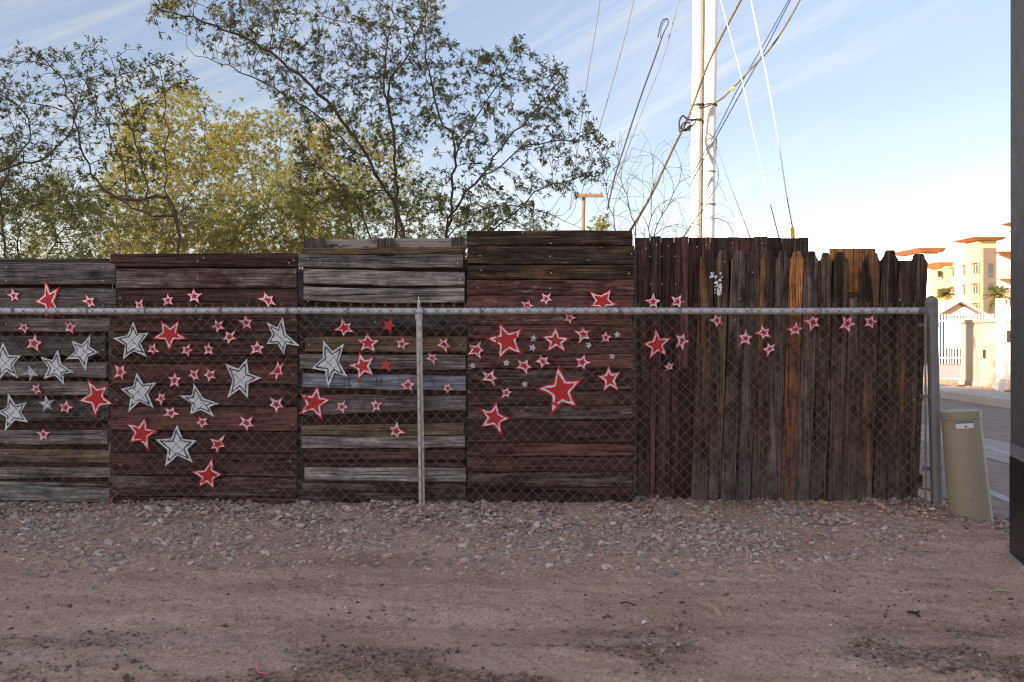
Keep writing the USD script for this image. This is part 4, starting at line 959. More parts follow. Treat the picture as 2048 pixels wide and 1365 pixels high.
tree('acacia_tree', 'dark green tree with arching thin branches behind the two left panels', [
    [(358, 1000), (354, 446), (331, 389), (248, 400), (175, 328), (149, 244), (126, 164), (69, 122)],
    [(354, 446), (333, 373), (331, 267), (324, 198), (320, 114)],
    [(340, 440), (255, 408), (244, 328), (213, 248), (183, 190), (137, 126)],
    [(300, 400), (267, 267), (229, 171), (225, 126), (255, 102)],
    [(20, 1000), (8, 476), (4, 373), (23, 331), (60, 262), (-20, 180)],
    [(8, 476), (-60, 330), (-100, 200)], [(23, 331), (110, 300), (180, 100)],
    [(354, 446), (400, 350), (410, 250), (385, 160)]],
    [(-110, 100), (40, 88), (120, 95), (192, 80), (203, 128), (262, 98), (252, 138), (332, 102), (390, 150), (395, 185), (330, 200), (300, 260), (330, 330), (300, 420), (200, 430), (-110, 430)],
    7.4, 0.7, 3300, 12, leaf_dark, bark, 10, 0.04, 0.0105, D=0.085, dk=0.10, rmax=0.04, density=1, thr=0.36, jitter=0.03, gapthr=0.40, thin=0.0045)
# sunlit trees further back
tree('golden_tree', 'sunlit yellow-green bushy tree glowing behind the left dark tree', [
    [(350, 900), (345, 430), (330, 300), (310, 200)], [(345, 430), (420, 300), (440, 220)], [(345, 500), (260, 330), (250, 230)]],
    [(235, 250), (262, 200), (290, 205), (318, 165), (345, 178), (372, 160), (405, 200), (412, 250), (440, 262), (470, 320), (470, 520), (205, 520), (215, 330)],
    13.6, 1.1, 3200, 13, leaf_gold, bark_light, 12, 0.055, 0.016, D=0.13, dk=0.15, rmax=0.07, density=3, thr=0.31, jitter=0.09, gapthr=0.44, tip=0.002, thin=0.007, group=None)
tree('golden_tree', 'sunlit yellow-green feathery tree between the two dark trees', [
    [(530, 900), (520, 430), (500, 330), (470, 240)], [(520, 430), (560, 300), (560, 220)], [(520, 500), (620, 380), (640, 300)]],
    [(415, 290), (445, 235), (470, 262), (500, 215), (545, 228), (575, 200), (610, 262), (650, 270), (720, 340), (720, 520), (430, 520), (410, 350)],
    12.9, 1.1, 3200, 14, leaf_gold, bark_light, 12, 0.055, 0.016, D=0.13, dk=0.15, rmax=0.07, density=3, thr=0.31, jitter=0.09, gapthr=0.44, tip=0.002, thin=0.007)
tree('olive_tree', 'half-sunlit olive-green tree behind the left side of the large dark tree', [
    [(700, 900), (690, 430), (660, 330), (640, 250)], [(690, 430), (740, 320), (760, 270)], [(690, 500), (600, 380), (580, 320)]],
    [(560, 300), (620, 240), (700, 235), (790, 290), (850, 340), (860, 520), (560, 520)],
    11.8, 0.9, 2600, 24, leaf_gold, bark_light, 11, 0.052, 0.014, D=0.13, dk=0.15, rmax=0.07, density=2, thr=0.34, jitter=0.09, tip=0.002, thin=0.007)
# shaded feathery growth low behind the fence
tree('feathery_shrub', 'low grey-green feathery bush just above the top of the brown plank panel', [
    [(250, 900), (240, 520), (230, 420)], [(240, 620), (340, 480), (380, 410)], [(300, 700), (460, 490), (520, 420)], [(300, 800), (130, 500), (90, 430)]],
    [(40, 400), (110, 350), (150, 400), (220, 340), (270, 410), (330, 380), (390, 430), (450, 360), (500, 400), (560, 340), (640, 420), (620, 560), (60, 560)],
    10.7, 0.7, 3000, 15, leaf_feather, bark, 9, 0.05, 0.0115, D=0.10, dk=0.115, rmax=0.03, density=4, thr=0.33, jitter=0.06, cat='shrub')
tree('feathery_shrub', 'grey-green feathery bush low behind the gappy slat panel and its post tops', [
    [(720, 900), (710, 500), (690, 400)], [(720, 700), (800, 470), (840, 380)], [(720, 800), (940, 490), (1000, 430)], [(700, 700), (610, 480), (590, 400)]],
    [(560, 390), (600, 330), (660, 380), (720, 340), (760, 390), (850, 350), (900, 385), (1000, 400), (1100, 440), (1140, 480), (1100, 560), (560, 560)],
    10.4, 0.7, 2700, 16, leaf_feather, bark, 9, 0.05, 0.0115, D=0.10, dk=0.12, rmax=0.03, density=3, thr=0.36, jitter=0.06, cat='shrub')
tree('leafy_shrub', 'dark leafy bush low behind the left-edge slat panel', [
    [(40, 900), (40, 520), (30, 380)], [(40, 620), (120, 470), (160, 400)], [(20, 620), (-60, 470), (-80, 400)]],
    [(-110, 280), (-40, 330), (20, 290), (70, 360), (120, 320), (160, 390), (210, 400), (220, 560), (-110, 560)],
    8.6, 0.5, 2800, 17, leaf_feather, bark, 9, 0.048, 0.011, D=0.095, dk=0.11, rmax=0.03, density=3, thr=0.36, cat='shrub')
tree('bare_shrub', 'leafless thin-twigged shrub standing left of the pale utility poles', [
    [(1265, 900), (1270, 470), (1250, 380), (1235, 300)], [(1270, 560), (1330, 420), (1390, 330)], [(1270, 600), (1300, 450), (1310, 330)], [(1275, 600), (1370, 470), (1430, 380)], [(1265, 600), (1225, 430), (1205, 330)]],
    [(1190, 330), (1225, 280), (1285, 270), (1330, 300), (1400, 300), (1440, 390), (1440, 500), (1190, 500)],
    9.6, 0.6, 1500, 18, leaf_dark, plain('bare_twig', (0.1, 0.075, 0.06), rough=0.9), 1, 0.01, 0.01, D=0.11, dk=0.125, di=0.6, stiff=2.2, rmax=0.006, cat='shrub', foliage=False, tip=0.0014)
tree('far_tree', 'small yellow-green treetop just above the tallest panel beside the orange pole', [
    [(1202, 620), (1200, 480), (1200, 440)]], [(1186, 470), (1192, 440), (1203, 430), (1214, 445), (1218, 475), (1216, 540), (1186, 540)],
    24.0, 0.5, 700, 19, leaf_gold, bark_light, 6, 0.14, 0.05, D=0.13, dk=0.14, rmax=0.05, density=1, thr=0.25, jitter=0.08, tip=0.003, thin=0.012)

# ------------------------------------------------------------------ utility poles and wires
def pole(name, label, x0, y0, x1, y1, Y, w0, w1, mat, seams=()):
    a, b = P(x0, y0, Y), P(x1, y1, Y)
    d = (b - a) / (b[2] - a[2])
    p0 = a + d * (-0.3 - a[2]); p1 = a + d * (12.5 - a[2])
    t = thing(name, label, 'utility pole', (p0[0], p0[1], 0))
    k = np.linspace(0, 1, 8)[:, None]
    obj('shaft', tube(p0 + (p1 - p0) * k, np.linspace(w0, w1, 8), 28), mat, t, smooth=40)
    return t
YP = 12.3
tp1 = pole('utility_pole', 'slimmer cream utility pole, left one of the pair', 1391, 470, 1396, 0, YP - 0.05, 0.078, 0.066, pole_cream)
tp2 = pole('utility_pole', 'thicker white utility pole, right one of the pair', 1414, 470, 1421, 0, YP, 0.108, 0.100, pole_white)
obj('conduit', tube([P(1416.5, 700, YP - 0.01), P(1425, 375, YP - 0.01)], 0.032, 12), conduit_brown, tp2, smooth=40)
obj('conduit', tube([P(1425, 375, YP), P(1430, 278, YP)], 0.03, 12), conduit_brown, tp2, smooth=40)
obj('collar', tube([P(1425, 378, YP - 0.01), P(1425, 373, YP - 0.01)], 0.042, 12), conduit_brown, tp2, smooth=40)
for py in (345, 410):
    c = P(1415.5, py, YP)
    obj('strap', lathe([(0.106, -0.012), (0.1115, -0.012), (0.1115, 0.012), (0.106, 0.012)], c, 24), galv_dull, tp2)
for py in (212, 242):
    c = P(1394, py, YP - 0.05)
    obj('cable_band', lathe([(0.074, -0.016), (0.083, -0.016), (0.083, 0.016), (0.074, 0.016)], c, 24), black_rubber, tp1)
obj('cable_band', lathe([(0.100, -0.016), (0.112, -0.016), (0.112, 0.016), (0.100, 0.016)], P(1418.5, 212, YP), 24), black_rubber, tp2)

def wire(name, label, pts, r, mat, n=40, cat='cable'):
    q = spline(np.array([P(*p) for p in pts]), n)
    return obj(name, tube(q, r, 7), mat, label=label, cat=cat, smooth=True)
wire('overhead_wire', 'thin grey overhead wire, leftmost, running down into the large tree', [(1212, -120, 14), (1200, 0, 14.4), (1176, 150, 15), (1155, 300, 16), (1140, 420, 17)], 0.008, grey_cable)
wire('overhead_wire', 'thin grey overhead wire, second from the left, right of the tree crown', [(1292, -120, 14), (1268, 0, 14.4), (1232, 140, 15), (1195, 270, 16), (1160, 400, 17)], 0.008, grey_cable)
wire('overhead_wire', 'thin grey overhead wire alongside the black hooked cable', [(1390, -120, 12.5), (1358, 0, 12.6), (1328, 110, 12.8), (1285, 220, 13), (1225, 380, 13.4)], 0.007, grey_cable)
hk = wire('hooked_cable', 'thick black twisted cable with a bent hooked end near the top', [(1215, 420, 12.6), (1228, 360, 12.6), (1250, 290, 12.6), (1283, 190, 12.6), (1312, 110, 12.6), (1329, 62, 12.6), (1337, 45, 12.6), (1334, 37, 12.6), (1326, 40, 12.6), (1320, 55, 12.6), (1316, 75, 12.6)], [0.012] * 46 + [0.009] * 14, black_rubber, 60)
wire('hooked_cable', 'short dark loose strand hanging beside the hook of the black cable', [(1334, 38, 12.58), (1327, 46, 12.58), (1322, 60, 12.58), (1321, 76, 12.58)], 0.006, blue_cable, 14)
wire('service_cable', 'thick tan cable crossing in front of the pole pair to the upper right', [(1255, 470, 10.8), (1300, 395, 11.2), (1345, 300, 11.6), (1372, 245, 11.95), (1388, 205, 12.0), (1420, 120, 11.7), (1455, 50, 11.4), (1482, 0, 11.2), (1545, -130, 10.8)], 0.016, tan_cable, 60)
wire('service_cable', 'sagging tan cable from the right pole to the top edge', [(1398, 216, 12.05), (1415, 213, 12.1), (1440, 200, 12.1), (1470, 172, 12.0), (1505, 135, 11.9), (1540, 98, 11.8), (1575, 45, 11.7), (1600, 0, 11.6), (1660, -120, 11.4)], 0.013, tan_cable, 60)
wire('service_cable', 'dark blue thin cable, upper of two crossing right of the poles', [(1385, 350, 12.0), (1430, 268, 12.0), (1475, 180, 12.2), (1530, 85, 12.4), (1577, 0, 12.6), (1640, -120, 12.8)], 0.007, blue_cable)
wire('service_cable', 'dark blue thin cable, lower of two crossing right of the poles', [(1380, 372, 12.02), (1432, 275, 12.02), (1482, 185, 12.22), (1534, 92, 12.42), (1581, 0, 12.62), (1644, -120, 12.82)], 0.008, blue_cable)
wire('cable_loop', 'black slack cable loop hanging left of the pole bands', [(1393, 238, 11.95), (1378, 240, 11.9), (1366, 232, 11.9), (1358, 248, 11.88), (1360, 264, 11.86), (1372, 258, 11.88), (1382, 250, 11.9), (1378, 262, 11.9)], 0.013, black_rubber)
wire('cable_loop', 'small black slack loop just below the larger cable loop', [(1392, 243, 11.93), (1384, 252, 11.92), (1370, 262, 11.9), (1362, 256, 11.9), (1368, 246, 11.9), (1380, 246, 11.92)], 0.011, black_rubber, 24)
obj('splice_clamp', tube([P(1461, 180, 11.98), P(1469, 176, 11.98)], 0.02, 8), yellow_plastic, label='small yellow clamp on the sagging tan cable', cat='clamp')
g = thing('guy_wire', 'thick white-sleeved guy wire with a yellow end, right of the poles', 'guy wire', P(1592, 800, 9.2))
obj('strand', tube([P(1592, 800, 9.2), P(1586, 460, 9.3)], 0.006, 6), grey_cable, g)
obj('white_sleeve', tube(spline([P(1574, 395, 9.35), P(1545, 215, 9.6), P(1502, 0, 9.9), P(1478, -120, 10.1)], 20), 0.0075, 8), white_plastic, g, smooth=True)
obj('strand', tube([P(1586, 460, 9.3), P(1574, 395, 9.35)], 0.006, 6), grey_cable, g)
obj('yellow_sleeve', tube([P(1587.5, 500, 9.28), P(1585, 456, 9.3)], 0.02, 8), yellow_plastic, g, smooth=True)
g = thing('guy_wire', 'thin white-sleeved guy wire just right of the thicker pole', 'guy wire', P(1580, 640, 10.4))
obj('white_sleeve', tube(spline([P(1541, 410, 10.5), P(1502, 245, 10.7), P(1484, 160, 10.8), P(1441, 0, 11.0), P(1410, -120, 11.2)], 20), 0.0045, 8), white_plastic, g, smooth=True)
obj('strand', tube([P(1580, 560, 10.4), P(1541, 410, 10.5)], 0.006, 6), grey_cable, g)
wire('guy_wire', 'thinnest dark guy wire from the thicker pole down to the picket top', [(1432, 290, 12.1), (1462, 375, 11.7), (1500, 475, 11.2), (1530, 560, 11.0)], 0.0055, grey_cable, cat='guy wire')

fp = thing('far_utility_pole', 'orange-brown wooden utility pole with crossarm showing above the tallest panel', 'utility pole', P(1166, 700, 38))
obj('shaft', tube([P(1165, 760, 38), P(1167, 388, 38)], [0.1, 0.07], 10), far_pole_mat, fp, smooth=True)
obj('crossarm', bx(P(1152, 0, 37.8)[0], P(1206, 0, 37.8)[0], 37.7, 37.82, P(0, 395, 37.8)[2], P(0, 389, 37.8)[2]), far_pole_mat, fp)
for q in (1156, 1180, 1202):
    obj('insulator', lathe([(0.05, 0), (0.07, 0.05), (0.03, 0.1)], P(q, 389, 37.76), 8), grey_cable, fp)

# ------------------------------------------------------------------ right edge: pedestal, column, street furniture
top, bot = P(1921, 826, 5.15), P(1944, 1060, 5.12)
ax = (top - bot) / np.linalg.norm(top - bot); Lp = np.linalg.norm(top - bot)
ped = thing('telecom_pedestal', 'leaning beige-green plastic utility pedestal right of the steel corner post', 'pedestal', bot)
obj('body', lathe([(0.122, -0.1), (0.121, 0.06), (0.1185, 0.062), (0.108, Lp - 0.02)], bot, 48, ax), pedestal_mat, ped, smooth=40)
obj('cap', lathe([(0.1085, Lp - 0.035), (0.1125, Lp - 0.034), (0.1125, Lp + 0.004), (0.108, Lp + 0.012), (0.06, Lp + 0.018), (0.002, Lp + 0.019)], bot, 48, ax), pedestal_mat, ped, smooth=40)
def wrap(a0, a1, h0, h1, r, mat, name):
    an = np.linspace(a0, a1, 14)
    q = trimesh.geometry.align_vectors([0, 0, 1], ax)[:3, :3]
    v = np.array([[r * math.sin(t), -r * math.cos(t), h] for h in (h0, h1) for t in an]) @ q.T + bot
    i = np.arange(13)
    obj(name, (v, np.stack([i, i + 1, i + 15, i + 14], 1)), mat, ped)
wrap(-0.72, 0.16, Lp - 0.085, Lp - 0.056, 0.1108, label_white, 'sticker')
wrap(-0.72, 0.16, Lp - 0.0555, Lp - 0.044, 0.1108, label_blue, 'sticker_band')
wrap(-0.30, -0.18, Lp - 0.079, Lp - 0.07, 0.1115, ink, 'sticker_print')

colm = thing('steel_column', 'dark grey square column with a black lower part at the right edge', 'column', (2.6, 4.25, 0))
def rbox(w, z0, z1, grow=0.0):
    c0, c1 = np.array([2.512, 4.30]), np.array([2.436, 4.05])
    e = (c1 - c0) / np.linalg.norm(c1 - c0); nrm = np.array([-e[1], e[0]])
    nrm = nrm if nrm[0] > 0 else -nrm
    q = [c0 - e * grow - nrm * grow, c1 + e * grow - nrm * grow, c1 + e * grow + nrm * (w + grow), c0 - e * grow + nrm * (w + grow)]
    return loft([[(*p, z0) for p in q], [(*p, z1) for p in q]])
obj('shaft', rbox(0.26, 0.4, 5.5), column_grey, colm)
obj('pale_band', rbox(0.26, 0.5, 0.565, 0.0015), column_band, colm)
obj('black_base', rbox(0.26, -0.02, 0.497, 0.004), column_black, colm)
obj('footing', rbox(0.26, -0.1, 0.012, 0.03), concrete, colm)

cab = thing('utility_cabinet', 'beige metal utility cabinet beside the far sidewalk', 'utility cabinet', (9.5, 16.6, 0))
obj('plinth', bx(9.12, 9.95, 15.3, 17.43, 0, 0.14), concrete, cab)
obj('body', bx(9.15, 9.9, 15.35, 17.4, 0.14, 1.31), cabinet_mat, cab)
obj('lid', bx(9.11, 9.94, 15.3, 17.44, 1.31, 1.37), cabinet_mat, cab)
obj('door', bx(9.135, 9.15, 15.45, 16.75, 0.22, 1.26), cabinet_mat, cab)
obj('door_handle', bx(9.10, 9.135, 16.45, 16.5, 0.62, 0.78), lock_mat, cab)
obj('notice', bx(9.132, 9.134, 16.2, 16.35, 0.95, 1.1), label_white, cab)

gate = thing('iron_gate', 'white iron gate with a square post in front of the cabinet', 'gate', (8.72, 15.0, 0))
obj('gate_post', bx(8.63, 8.73, 15.13, 15.23, 0, 1.72), iron_white, gate)
obj('gate_post', bx(8.63, 8.73, 13.9, 14.0, 0, 1.85), iron_white, gate)
for z in (0.28, 1.5):
    obj('gate_rail', bx(8.66, 8.70, 14.0, 15.13, z, z + 0.05), iron_white, gate)
for k in range(9):
    obj('bar', bx(8.672, 8.692, 14.1 + 0.115 * k, 14.12 + 0.115 * k, 0.15, 1.68), iron_white, gate)
obj('gate_latch', bx(8.64, 8.66, 14.8, 14.9, 0.95, 1.15), lock_mat, gate)

irf = thing('iron_fence', 'white iron picket fence behind the utility cabinet', 'fence', (16.5, 30, 0))
for k in range(30):
    x = 14.9 + 0.1 * k
    obj('iron_picket', bx(x, x + 0.026, 29.98, 30.006, 0.0, 1.76), iron_white, irf)
for z in (0.2, 1.5):
    obj('rail', bx(14.8, 18.0, 30.006, 30.03, z, z + 0.045), iron_white, irf)
dump = thing('blue_container', 'dark blue metal container partly seen through the iron fence pickets', 'container', (15.5, 31.5, 0))
obj('body', bx(14.6, 15.62, 30.8, 32.4, 0.35, 1.55), bin_blue, dump)
obj('lid', bx(14.55, 15.66, 30.75, 32.45, 1.55, 1.65), bin_blue, dump)
obj('base', bx(14.62, 16.4, 30.85, 32.3, 0.02, 0.5), bin_black, dump)
for k in range(5):
    obj('rib', bx(14.68 + 0.2 * k, 14.73 + 0.2 * k, 30.76, 30.8, 0.4, 1.5), bin_blue, dump)

# gable house behind the iron fence
hs = thing('gable_house', 'small pale house with a tan gable behind the iron fence', 'house', (37, 70, 0))
ap, le, re_ = P(1921, 603, 70), P(1868, 634, 70), P(1988, 640, 70)
gab = Polygon([(le[0] + 0.3, 0), (re_[0] - 0.3, 0), (re_[0] - 0.3, re_[2]), (ap[0], ap[2] - 0.1), (le[0] + 0.3, le[2])])
obj('wall', extrude_front(gab, 70.6, 8), stucco_white, hs)
obj('gable_panel', extrude_front(Polygon([(le[0] + 0.5, le[2] + 0.1), (re_[0] - 0.5, re_[2] + 0.1), (ap[0], ap[2] - 0.25)]), 70.4, 0.19), house_tan, hs)
obj('porch_gable', extrude_front(Polygon([P(1900, 632, 70)[[0, 2]], P(1962, 632, 70)[[0, 2]], P(1932, 614, 70)[[0, 2]]]), 70.2, 0.19), stucco_white, hs)
for (e, nm) in ((le, 'roof_slope'), (re_, 'roof_slope')):
    dx = e - ap
    q = [ap + [0, 0, 0.12], e + dx * 0.06 + [0, 0, 0.12], e + dx * 0.06, ap]
    obj(nm, loft([[(p[0], 69.8, p[2]) for p in q], [(p[0], 79, p[2]) for p in q]]), shingle, hs)

# apartment building far right
apt = thing('apartment_building', 'sunlit white and cream apartment block with rust-brown roof overhangs', 'apartment building', (62, 115, 0))
XA = 60.6
def zpx(py, Y): return EYE - (py - HOR) * Y / FPX
def ypx(px, X): return X * FPX / (px - CX)
def slab(x0, x1, y0, y1, zc, th=0.35):
    q0 = [(x0, y0, zc + th), (x1, y0, zc + th), (x1, y1, zc + th), (x0, y1, zc + th)]
    q1 = [(x0 + 0.9, y0 + 0.9, zc), (x1, y0 + 0.9, zc), (x1, y1 - 0.9, zc), (x0 + 0.9, y1 - 0.9, zc)]
    return loft([q1, q0])
obj('wall', bx(XA, 90, 113.2, 140, 0, zpx(500, 116)), stucco_white, apt, label='white stucco long wall')
obj('tower', bx(XA - 0.5, 62.45, 110, 113.2, 0, zpx(482, 110)), stucco_cream, apt)
obj('brown_panel', bx(XA + 0.12, 62.4, 109.9, 110, 0, zpx(496, 110)), stucco_brown, apt)
obj('wing', bx(62.46, 90, 109.0, 113.2, 0, zpx(484, 109)), stucco_white, apt)
obj('wing', bx(P(1996, 0, 112)[0] + 0.8, 92, 113.25, 118, 0, zpx(456, 114)), stucco_white, apt)
obj('module', bx(58.4, XA, 121.5, 128, 0, zpx(506, 121.5)), stucco_white, apt)
obj('module', bx(59.5, XA, 117.5, 121.5, 0, zpx(532, 118)), stucco_cream, apt)
obj('roof_overhang', slab(XA - 1.7, 63.0, 108.6, 114.4, zpx(481, 110), 0.3), eave_wood, apt)
obj('roof_overhang', slab(57.2, XA + 0.5, 120, 129, zpx(505, 121.5), 0.5), eave_wood, apt)
obj('roof_overhang', slab(58.3, XA + 0.2, 116.8, 121.4, zpx(536, 118), 0.7), eave_wood, apt)
obj('roof_overhang', slab(61.4, 66, 107.2, 109.0, zpx(512, 109), 0.4), eave_wood, apt)
obj('roof_overhang', slab(64.0, 70, 106.5, 112, zpx(450, 109), 0.4), eave_wood, apt)
def win_x(px0, px1, py0, py1, X, dark=False, trim=True):
    y1, y0 = ypx(px0, X), ypx(px1, X); ym = (y0 + y1) / 2
    z0, z1 = zpx(py1, ym), zpx(py0, ym)
    fr = obj('window', bx(X - 0.06, X + 0.02, y0 - 0.12, y1 + 0.12, z0 - 0.1, z1 + 0.22), frame_tan if trim else stucco_white, apt)
    obj('pane', bx(X - 0.075, X - 0.061, y0, y1, z0, z1), glass_dark if dark else glass_pane, fr)
    obj('mullion', bx(X - 0.085, X - 0.0755, ym - 0.05, ym + 0.05, z0, z1), stucco_white, fr)
    obj('sunshade', bx(X - 0.5, X - 0.061, y0 - 0.2, y1 + 0.2, z1 + 0.22, z1 + 0.32), frame_tan, fr)
for (a, b, c, d, X, dk) in ((1902, 1909, 539, 553, XA, True), (1928, 1936, 534, 550, XA, False), (1948, 1957, 530, 547, XA - 0.5, False), (1928, 1936, 573, 589, XA, False), (1948, 1957, 571, 588, XA - 0.5, False),
                            (1902, 1909, 577, 592, XA, False), (1948, 1957, 610, 626, XA - 0.5, False), (1928, 1936, 611, 627, XA, False)):
    win_x(a, b, c, d, X, dk)
def win_y(px0, px1, py0, py1, Y, dark=False):
    a, b = P(px0, py1, Y), P(px1, py0, Y)
    fr = obj('window', bx(a[0] - 0.08, b[0] + 0.08, Y - 0.05, Y + 0.02, a[2] - 0.08, b[2] + 0.08), stucco_brown, apt)
    obj('pane', bx(a[0], b[0], Y - 0.065, Y - 0.051, a[2], b[2]), glass_dark if dark else glass_pane, fr)
    obj('mullion', bx(a[0], b[0], Y - 0.075, Y - 0.0655, a[2] + (b[2] - a[2]) * 0.2, a[2] + (b[2] - a[2]) * 0.25), stucco_brown, fr)
for (a, b, c, d) in ((1976, 1986, 527, 555), (1976, 1986, 567, 582), (1977, 1985, 611, 625)):
    win_y(a, b, c, d, 109.9)
win_y(1876, 1884, 543, 554, 117.5, True)
win_y(1876, 1884, 579, 590, 117.5)
for (c, d) in ((540, 556), (582, 598)):
    rl = obj('balcony', bx(P(2003, 0, 108)[0], 68, 107.6, 109.0, zpx(d + 2, 108), zpx(d, 108)), stucco_cream, apt)
    for k in range(8):
        x = P(2003, 0, 107.7)[0] + 0.35 * k
        obj('baluster', bx(x, x + 0.06, 107.65, 107.7, zpx(d, 108), zpx(c, 108)), eave_wood, rl)
    obj('handrail', bx(P(2003, 0, 107.7)[0], 66, 107.62, 107.72, zpx(c, 108), zpx(c, 108) + 0.07), eave_wood, rl)

def palm(label, px, py, Y, R, seed):
    rng = np.random.default_rng(seed)
    c = P(px, py, Y)
    t = thing('palm_tree', label, 'palm tree', (c[0], c[1], 0))
    obj('trunk', tube([(c[0], c[1], 0), (c[0] + 0.05, c[1], c[2] * 0.6), c], [R * 0.2, R * 0.13, R * 0.17], 10), palm_trunk, t, smooth=True)
    B, Dv = [], []
    for k in range(46):
        az, el = rng.uniform(0, 2 * math.pi), rng.uniform(-0.6, 1.35)
        d = np.array([math.cos(az) * math.cos(el), math.sin(az) * math.cos(el), math.sin(el)])
        s = np.linspace(0.05, 1, 14)
        for q in s:
            p = c + d * R * q + [0, 0, -0.35 * R * q * q]
            tang = d + [0, 0, -0.7 * q]
            side = np.cross(tang, [0, 0, 1]); side /= np.linalg.norm(side) + 1e-6
            for sg in (-1, 1):
                B.append(p); Dv.append(tang * 0.8 + sg * side * 0.7 + rng.normal(0, 0.1, 3))
    B, Dv = np.array(B), np.array(Dv)
    obj('fronds', leaves(B, Dv, R * 0.34 * rng.uniform(0.7, 1.1, len(B)), R * 0.05, rng), leaf_palm, t)
palm('sunlit fan palm at the right edge in front of the brown stucco panel', 1996, 592, 80, 1.35, 31)
palm('smaller sunlit palm top left of the gable roof', 1894, 589, 95, 1.15, 32)

# ------------------------------------------------------------------ gravel, pebbles and litter
def stone_proto(seed, flat=0.6):
    rng = np.random.default_rng(seed)
    m = trimesh.creation.icosphere(subdivisions=1)
    v = np.array(m.vertices)
    for _ in range(5):                                    # a few flat broken faces
        nrm = rng.normal(size=3); nrm /= np.linalg.norm(nrm)
        dcut = rng.uniform(0.55, 0.85)
        over = v @ nrm - dcut
        v = v - np.clip(over, 0, None)[:, None] * nrm
    v = v * [1, rng.uniform(0.65, 0.95), flat * rng.uniform(0.75, 1.15)] + rng.normal(0, 0.04, v.shape)
    return v * 0.5, np.array(m.faces)
STONE_COL = [(0.31, 0.24, 0.19), (0.39, 0.275, 0.215), (0.43, 0.335, 0.265), (0.23, 0.18, 0.15), (0.38, 0.255, 0.19), (0.33, 0.23, 0.185), (0.28, 0.235, 0.205), (0.52, 0.435, 0.36)]
stone_mats = [plain(f'stone_tone_{"abcdefgh"[k]}', c, rough=0.9, var=0.22, scale=25, dirt=(0.28, 0.21, 0.17), dirt_amount=0.3) for k, c in enumerate(STONE_COL)]
def scatter(name, label, cat, pos, size, seed, protos, mats, sink=0.2, weights=None):
    rng = np.random.default_rng(seed)
    path = numbered('/World', name)
    pi = UsdGeom.PointInstancer.Define(stage, path)
    LOC[path] = np.zeros(3)
    rel = []
    for k in range(protos):
        pp = obj(name + '_piece', stone_proto(seed * 100 + k), mats[k % len(mats)], path, smooth=35)
        rel.append(Sdf.Path(pp))
    pi.CreatePrototypesRel().SetTargets(rel)
    n = len(pos)
    q = rng.normal(size=(n, 3)) * [0.35, 0.35, 0]
    ang = rng.uniform(0, 2 * math.pi, n)
    quat = []
    for k in range(n):
        R1 = Gf.Rotation(Gf.Vec3d(0, 0, 1), math.degrees(ang[k])) * Gf.Rotation(Gf.Vec3d(1, 0, 0), math.degrees(q[k, 0])) * Gf.Rotation(Gf.Vec3d(0, 1, 0), math.degrees(q[k, 1]))
        quat.append(Gf.Quath(R1.GetQuat()))
    pi.CreatePositionsAttr(Vt.Vec3fArray.FromNumpy(np.asarray(pos, np.float32)))
    pi.CreateScalesAttr(Vt.Vec3fArray.FromNumpy(np.repeat(size[:, None], 3, 1).astype(np.float32)))
    pi.CreateOrientationsAttr(Vt.QuathArray(quat))
    pi.CreateProtoIndicesAttr(Vt.IntArray.FromNumpy(rng.integers(0, protos, n).astype(np.int32)))
    tag(pi.GetPrim(), label, cat, kind='stuff')
rng = np.random.default_rng(77)
n = 66000
gx, gy = rng.uniform(-4.2, 3.15, n), rng.uniform(3.7, 5.72, n)
edge = 4.52 + 0.5 * (meshkit.fbm(np.stack([gx * 0.9, gx * 0, gx * 0], 1), 3, 4) - 0.5) + 0.12 * smooth(0.2, 1.5, gx) - 0.28 * smooth(0, 1.2, gx) * smooth(2.3, 1.0, gx) + 0.35 * smooth(1.9, 2.4, gx)
dens = smooth(-0.7, 0.40, gy - edge)
patchy = meshkit.fbm(np.stack([gx * 2.4, gy * 2.4, gx * 0], 1), 3, 8)
dens = dens * (0.35 + 0.65 * smooth(0.36, 0.56, patchy)) * (1 - 0.7 * smooth(1.4, 2.2, gx) * smooth(0.6, 0.35, patchy))
keep = rng.uniform(0, 1, n) < dens
gx, gy = gx[keep], gy[keep]
size = np.clip(rng.lognormal(math.log(0.0155), 0.52, len(gx)), 0.008, 0.055)
gz = ground_z(gx, gy) + size * 0.10 + rng.uniform(0, 0.020, len(gx)) * smooth(0.4, 0.65, meshkit.fbm(np.stack([gx * 5, gy * 5, gx * 0], 1), 2, 31)) * smooth(4.6, 5.0, gy)
scatter('gravel', 'band of grey and pink gravel along the foot of the fence', 'gravel', np.stack([gx, gy, gz], 1), size, 5, 24, stone_mats)
n = 26000
gx, gy = rng.uniform(-4.0, 3.1, n), rng.uniform(2.5, 5.6, n)
pt = meshkit.fbm(np.stack([gx * 1.7, gy * 3.2, gx * 0], 1), 4, 14)
dens = 0.10 + 0.6 * smooth(3.7, 4.5, gy) + 0.6 * smooth(0.50, 0.64, pt)
keep = rng.uniform(0, 1, n) < dens
gx, gy = gx[keep], gy[keep]
size = np.clip(rng.lognormal(math.log(0.0085), 0.4, len(gx)), 0.004, 0.02)
scatter('pebbles', 'fine pebbles strewn over the dirt alley', 'pebbles', np.stack([gx, gy, ground_z(gx, gy) + size * 0.12], 1), size, 6, 16, stone_mats)
n = 26000
gx, gy = rng.uniform(-3.6, 3.0, n), rng.uniform(2.4, 3.9, n)
pa, pb = soil_patches(gx, gy)
dens = 0.02 + pa * (0.1 + 1.3 * pb)
keep = rng.uniform(0, 1, n) < dens
gx, gy = gx[keep], gy[keep]
size = np.clip(rng.lognormal(math.log(0.009), 0.45, len(gx)), 0.004, 0.026)
